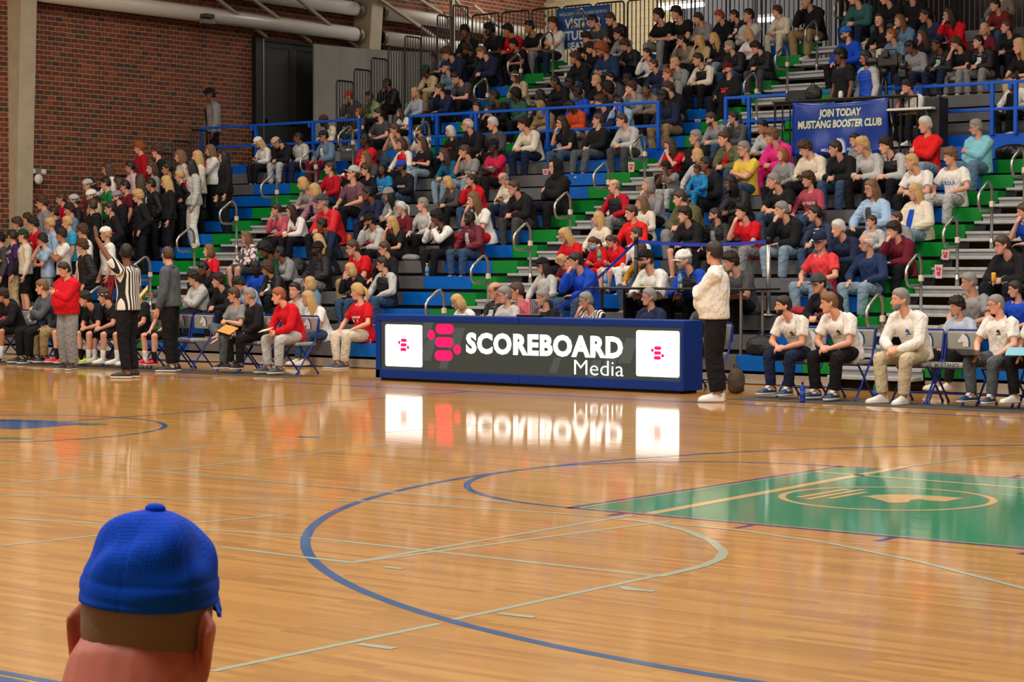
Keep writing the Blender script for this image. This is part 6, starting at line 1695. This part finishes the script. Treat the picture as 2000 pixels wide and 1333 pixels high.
def bottle(loc, label, cap=(240,240,240), lab=(60,170,190), h=.21, body=None, grp='drink bottles'):
    e = tag(empty('water_bottle', loc, 0, label, 'bottle', grp)); m = body or mat('bottle_clear', (.85,.92,.95,1), .08)
    if not body: m.node_tree.nodes['Principled BSDF'].inputs['Transmission Weight'].default_value = .8
    MB().lathe([(.002,0),(.031,.003),(.033,.02),(.032,h*.62),(.028,h*.72),(.013,h*.88),(.013,h*.92)], n=14).build('body', m, e, True)
    MB().lathe([(.0335,h*.25),(.0335,h*.55)], n=14).build('label', mat('bottle_label_%d'%lab[0], srgb(*lab), .5), e, True); MB().lathe([(.015,h*.9),(.015,h)], n=12).build('cap', mat('bottle_cap_%d_%d'%cap[:2], srgb(*cap), .5), e, True)
bottle(on_row(834,5,.08), 'water bottle with blue label at the feet below the black and white jacket', lab=(60,130,200)); bottle(on_row(706,1,.08), 'clear water bottle on the front row by the cream trousers')
for px, l in ((1183,'water bottle with teal label on the left half of the black table'),(1328,'water bottle with teal label in front of the royal blue sleeves')):
    q = on_y(px,562,11.42); bottle(Vector((q.x,11.42,1.292)), l, cap=(30,110,90), h=.23)
bottle(on_row(1466,101,.1), 'drink bottle by the handrail beside the helmet sweatshirt', lab=(120,170,60))
bottle(on_row(1563,4,.06), 'green-capped bottle beside the pale jeans', cap=(30,120,70))
bottle(on_z(1537,790,0)+Vector((0,.35,.004)), 'blue sports bottle with black cap on the floor between two chairs', cap=(28,28,30), lab=(20,60,170), h=.24, body=mat('bottle_blue', srgb(20,60,170), .35))
bottle(on_z(1686,790,0)+Vector((0,.30,.004)), 'green sports bottle with orange cap on the floor under a chair', cap=(230,90,30), lab=(20,104,70), h=.27, body=mat('bottle_green', srgb(18,100,66), .4))
def bag(loc, label, w, d, h, m, nm='backpack', rz=.2, strap=True):
    e = tag(empty(nm, loc, rz, label, 'bag'))
    rr = np.random.default_rng(int(w*1000)); ps = [ball((0,0,h*.45),w/2,d/2,h*.48,14), ball((w*.12,-d*.15,h*.30),w*.36,d*.36,h*.30,12), ball((-w*.2,0,h*.25),w*.3,d*.42,h*.26,12), ball((0,0,h*.12),w*.48,d*.46,h*.13,12)]
    co, tri = solid(ps, .02, 2, .5); co[:,2] = np.maximum(co[:,2],.002); co += rr.normal(0,.004,co.shape)*[1,1,.3]; link('body', to_mesh('body', co, tri, m), e)
    if strap: MB().tube([(-w*.12,-d*.1,h*.84),(-w*.1,-d*.1,h*1.02),(w*.05,-d*.1,h*1.03),(w*.1,-d*.1,h*.84)], .010, 6).build('handle', m, e, True); MB().tube([(-w*.4,-d*.3,h*.4),(-w*.15,-d*.47,h*.52),(w*.2,-d*.45,h*.5),(w*.42,-d*.25,h*.4)], .006, 5).build('zip', mat('zip_grey', srgb(80,80,84), .4), e, True)
BKB = mat('bag_black', srgb(22,22,25), .6, bump=(14,.5,.02)); 
bag(on_row(1490,1,.16), 'black backpack lying on the front row left of the first white polo', .46,.34,.30, BKB)
bag(on_row(578,5,.14)+Vector((0,0,0)), 'black bag slumped on the seats left of the black beanie', .42,.34,.34, BKB, 'shoulder_bag')
bag(on_row(1557,3,.14), 'red jacket bundled on the seats beside the grey cap', .36,.26,.14, mat('cloth_red_bundle', srgb(180,26,44), .8, bump=(12,.5,.02)), 'bundled_jacket', strap=False)
bag(on_row(802,6,.12), 'grey and black cloth bundled on the seat by the dark sweater', .34,.24,.12, mat('cloth_grey_bundle', srgb(150,148,150), .8, bump=(16,.5,.02)), 'bundled_jacket', .5, False)
bag(on_row(682,7,.2), 'orange water jug sitting among the seats behind the red tee', .13,.12,.24, mat('orange_plastic', srgb(214,96,30), .5), 'drink_cooler', 0, False)
bag(on_row(1978,12,.15), 'shiny black bin bag on the seats below the blue rail', .62,.36,.26, mat('bin_bag', srgb(20,20,22), .25, bump=(20,.8,.02)), 'bin_bag', 0, False)
bag(on_row(1866,103,.03), 'pale grey cloth draped over the front row of the upper stand', .42,.24,.10, mat('cloth_pale', srgb(170,162,150), .9, bump=(10,.6,.02)), 'draped_jacket', 0, False)
bag(on_row(1693,106,.1), 'cream tote bag in the top rows beside the teal sweatshirt', .34,.22,.2, mat('tote_cream', srgb(196,180,146), .9), 'tote_bag', 0)
bag(on_y(1440,750,9.3)*Vector((1,1,0))+Vector((0,0,.004)) if 0 else Vector((on_y(1438,745,9.35).x,9.35,.004)), 'tan and black rucksack on the floor behind the standing white pullover', .22,.26,.36, mat('rucksack_tan', srgb(70,56,42), .8, bump=(9,.6,.02)), 'rucksack', .4)
o = MB(); a = on_row(1670,7,-.05); o.add(*limb([a+Vector((-.22,0,.14)), a+Vector((-.05,-.03,.12)), a+Vector((.2,-.02,.05))], [.035,.045,.04], 12)); tag(o.build('thunder_stick', mat('inflatable_blue', srgb(18,80,190), .2, coat=.5), None, True), 'blue inflatable noise stick held before the pale blue cardigan', 'noise stick')
# hand-held sheets and phones
def hands(key, side=None):
    d = BYPX[key]; J = d['P']['J']; M_ = Matrix.LocRotScale(d['loc'], Euler((0,0,math.radians(-d['byaw']))), Vector((d['s'],)*3))
    if side: return M_ @ Vector(J['wr'+side]+nrm(J['hands'][side][0])*.10), d
    return M_ @ Vector((J['wrl']+J['wrr'])/2+V3(0,-.09,-.0)), d
def sheet(key, nm, label, cat, w, h, t, m, rot, side=None, off=(0,0,.02), extra=None):
    p, d = hands(key, side); e = tag(empty(nm, p+Vector(off), math.radians(-d['byaw'])), label, cat); e.rotation_euler = (rot[0], rot[1], math.radians(-d['byaw'])+rot[2])
    MB().bbox(-w/2,w/2,-h/2,h/2,-t/2,t/2,min(.004,t*.4)).build('board', m, e)
    if extra: MB().box(-w*.44,w*.44,-h*.44,h*.44,t/2,t/2+.003).build('sheet', extra, e); MB().bbox(-.045,.045,h*.38,h*.48,t/2,t/2+.012,.003).build('clip', M_STEEL, e)
    return e
sheet((489,579),'folder','yellow folder held by the black quarter-zip on the left bench','folder',.26,.20,.010,mat('folder_gold', srgb(196,140,44), .6),(.5,.2,.3),off=(-.10,-.05,.06))
sheet((547,577),'play_card','pale card held by the red quarter-zip on the left bench','card',.20,.13,.006,mat('card_pale', srgb(206,200,170), .6),(.3,-.2,.4),off=(-.02,-.03,.04))
sheet((326,498),'paper_sheet','folded cream papers held out by the standing grey pullover','paper',.14,.30,.012,mat('paper_cream', srgb(216,196,150), .7),(.9,.5,.3),side='r',off=(-.0,-.06,0))
sheet((1949,593),'clipboard','black clipboard resting on the knees of the white polo with glasses','clipboard',.26,.36,.010,mat('clipboard_black', srgb(28,26,26), .4),(.12,0,.9),off=(-.12,-.04,.03))
sheet((2032,600),'clipboard','blue clipboard held at the right edge of the bench','clipboard',.26,.36,.012,mat('clipboard_blue', srgb(120,190,210), .4),(.2,0,.6),off=(-.06,-.04,.06))
sheet((1262,501),'notepad','yellow notepad on the black table under the white sweatshirt','notepad',.24,.30,.012,mat('paper_yellow', srgb(220,206,120), .7),(0,0,.3),off=(0,0,-.0))
q = on_y(1262,563,11.3); bpy.data.objects['notepad'].location = (q.x, 11.30, 1.30); bpy.data.objects['notepad'].rotation_euler = (0,0,.2)
MPH = mat('phone_black', srgb(20,20,22), .2)
for key, l in (((509,276),'black phone in the hands under the white cap'),((1579,287),'black phone held by the cream hoodie'),((1783,90),'black phone held by the grey hoodie at the top right'),((988,346),'phone held by the cream sweater with glasses'),((1225,87),'phone held by the black jacket at the top'),((1157,97),'black phone held up beside the navy hoodie')):
    sheet(key,'phone',l,'phone',.075,.15,.009,MPH,(.7,0,0),off=(0,.02,.04))
p, d = hands((687,339)); 
q = Vector(BYPX[(687,339)]['loc']); q = BYPX[(687,339)]['root'].matrix_basis @ (BYPX[(687,339)]['HM'] @ Vector((-.0,-.13,-.085)))
e = tag(empty('drink_cup', q), 'red drink cup at the mouth of the mauve tee', 'cup'); MB().lathe([(.028,-.06),(.036,.05)], n=14).build('cup_body', mat('cup_red', srgb(200,40,40), .5), e, True); MB().lathe([(.037,.05),(.037,.06),(.02,.064)], n=14).build('lid', M_WHITE, e, True); e.rotation_euler = (.9,0,0)
p, d = hands((1962,477)); e = tag(empty('snack_can', p+Vector((0,0,.04))), 'yellow drink can held by the black hoodie at the right', 'can'); MB().lathe([(.026,-.06),(.031,-.05),(.031,.05),(.026,.06)], n=14).build('can_body', mat('can_yellow', srgb(226,170,40), .4), e, True)
p, d = hands((24,461),'r'); bottle(p+Vector((0,0,-.12)), 'bottle held by the purple jersey', lab=(60,170,190))
p = BYPX[(1163,472)]['root'].matrix_basis @ (BYPX[(1163,472)]['HM'] @ Vector((.02,-.16,-.09))); bottle(p, 'bottle raised to the mouth of the red hoodie behind the belt', lab=(60,160,190), h=.2); bpy.data.objects[[o.name for o in bpy.data.objects if o.name.startswith('water_bottle')][-1]].rotation_euler = (0,1.2,0)
p, d = hands((1197,469)); bottle(p+Vector((-.1,0,.05)), 'green-labelled bottle in the lap of the second red hoodie', cap=(30,120,70), lab=(40,160,90))
# ------------------------------------------------------------------ camera crew gear on the platform
GZ = 3.46
q = on_y(1728,150,17.75); e = tag(empty('video_camera', (q.x,17.75,GZ)), 'black broadcast camera on a tall tripod at the crew platform', 'camera'); zc = on_y(1728,116,17.75).z-GZ
for a in (-2.4,-.7,1.6): MB().tube([(0,0,zc-.22),(.34*math.cos(a)*.9,.34*math.sin(a)*.6,.02)], [.024,.014], 8).tube([(.06*math.cos(a),.05*math.sin(a),zc-.5),(.26*math.cos(a),.22*math.sin(a),zc-1.1)], .012, 6).build('tripod_leg', M_BLACK, e, True)
MB().lathe([(.06,zc-.26),(.07,zc-.18),(.04,zc-.12)], n=14).build('tripod_head', M_BLACK, e, True)
cb = MB().bbox(-.10,.26,-.07,.07,zc-.12,zc+.08,.02).build('camera_body', mat('camera_black', srgb(24,24,26), .45), e)
MB().lathe([(.05,0),(.055,.06),(.07,.14),(.075,.22),(.06,.225)], n=18, M=Matrix.Translation((-.10,0,zc-.02)) @ Matrix.Rotation(-PI/2,4,'Y')).build('lens', M_BLACK, cb, True)
MB().bbox(.0,.12,-.13,-.07,zc+.02,zc+.12,.01).build('viewfinder', M_BLACK, cb); MB().tube([(.0,0,zc+.08),(.0,0,zc+.15),(.2,0,zc+.15),(.2,0,zc+.08)], .012, 6).build('handle', M_BLACK, cb, True); MB().bbox(.24,.34,-.05,.05,zc-.08,zc+.05,.01).build('battery', M_BLACK, cb)
MB().tube([(.1,.06,zc-.2),(.5,.18,zc-.36)], .012, 6).build('pan_handle', M_BLACK, e, True)
q = on_y(1764,150,17.7); e = tag(empty('small_camera', (q.x,17.7,GZ)), 'smaller black camera on a tripod above the white table', 'camera'); zc = on_y(1764,140,17.7).z-GZ
MB().lathe([(.02,.02),(.018,zc-.1)], n=10).build('column', M_BLACK, e, True)
for a in (-2.4,-.7,1.6): MB().tube([(0,0,zc*.55),(.26*math.cos(a),.2*math.sin(a),.02)], .012, 6).build('tripod_leg', M_BLACK, e, True)
MB().bbox(-.07,.07,-.06,.06,zc-.1,zc+.03,.02).build('camera_body', M_BLACK, e); MB().lathe([(.062,-.06),(.075,-.02),(.072,.05),(.03,.085)], (0,0,zc+.1), 18).build('dome', mat('dome_glass', srgb(40,42,46), .1), e, True)
q0, q1 = on_y(1722,213,17.42), on_y(1819,217,17.42); e = tag(empty('folding_table', ((q0.x+q1.x)/2,17.55,3.45)), 'white folding table at the right end of the crew platform', 'table'); hw = (q1.x-q0.x)/2; zt = q0.z-3.45
MB().bbox(-hw,hw,-.13,.42,zt-.04,zt,.012).build('table_top', M_WHITE, e)
for s in (-1,1): MB().tube([(s*(hw-.12),-.08,zt-.04),(s*(hw-.12)+.06,-.06,zt*.5),(s*(hw-.12),-.08,.0)], .014, 6).tube([(s*(hw-.12),.34,zt-.04),(s*(hw-.12),.34,.0)], .014, 6).build('leg', M_STEEL, e, True)
q = on_y(1830,262,17.75); e = tag(empty('equipment_case', (q.x,17.7,3.49)), 'tall black equipment case at the right end of the crew platform', 'case'); MB().bbox(-.13,.13,-.13,.2,-.03,.80,.03).build('shell', mat('case_black', srgb(26,26,28), .55), e); MB().tube([(-.08,0,.80),(-.08,0,.88),(.08,0,.88),(.08,0,.80)], .012, 6).build('handle', M_BLACK, e, True)
for z in (.2,.45,.66): MB().box(-.135,.135,-.135,-.13,z,z+.02).build('rib', M_BLACK, e)
cz = bl.z+.06
q = on_y(1552,184,17.6); e = tag(empty('monitor', (q.x,17.62,cz)), 'black flat monitor lying tilted on the crew counter', 'monitor'); MB().bbox(-.20,.20,-.02,.02,.02,.20,.008,M=Matrix.Rotation(-.5,4,'X')).build('screen', M_BLACK, e); MB().bbox(-.08,.08,-.05,.06,0,.02,.006).build('stand', M_BLACK, e)
bag(Vector((on_y(1588,184,17.6).x,17.62,cz)), 'black backpack standing on the crew counter', .30,.2,.27, BKB)
o = MB().lathe([(.035,0),(.04,.03),(.035,.10),(.02,.12)], n=14).build('white_cup', M_WHITE, None, True); q = on_y(1642,190,17.55); o.location = (q.x,17.55,cz); tag(o, 'small white cup on the crew counter above JOIN TODAY', 'cup')
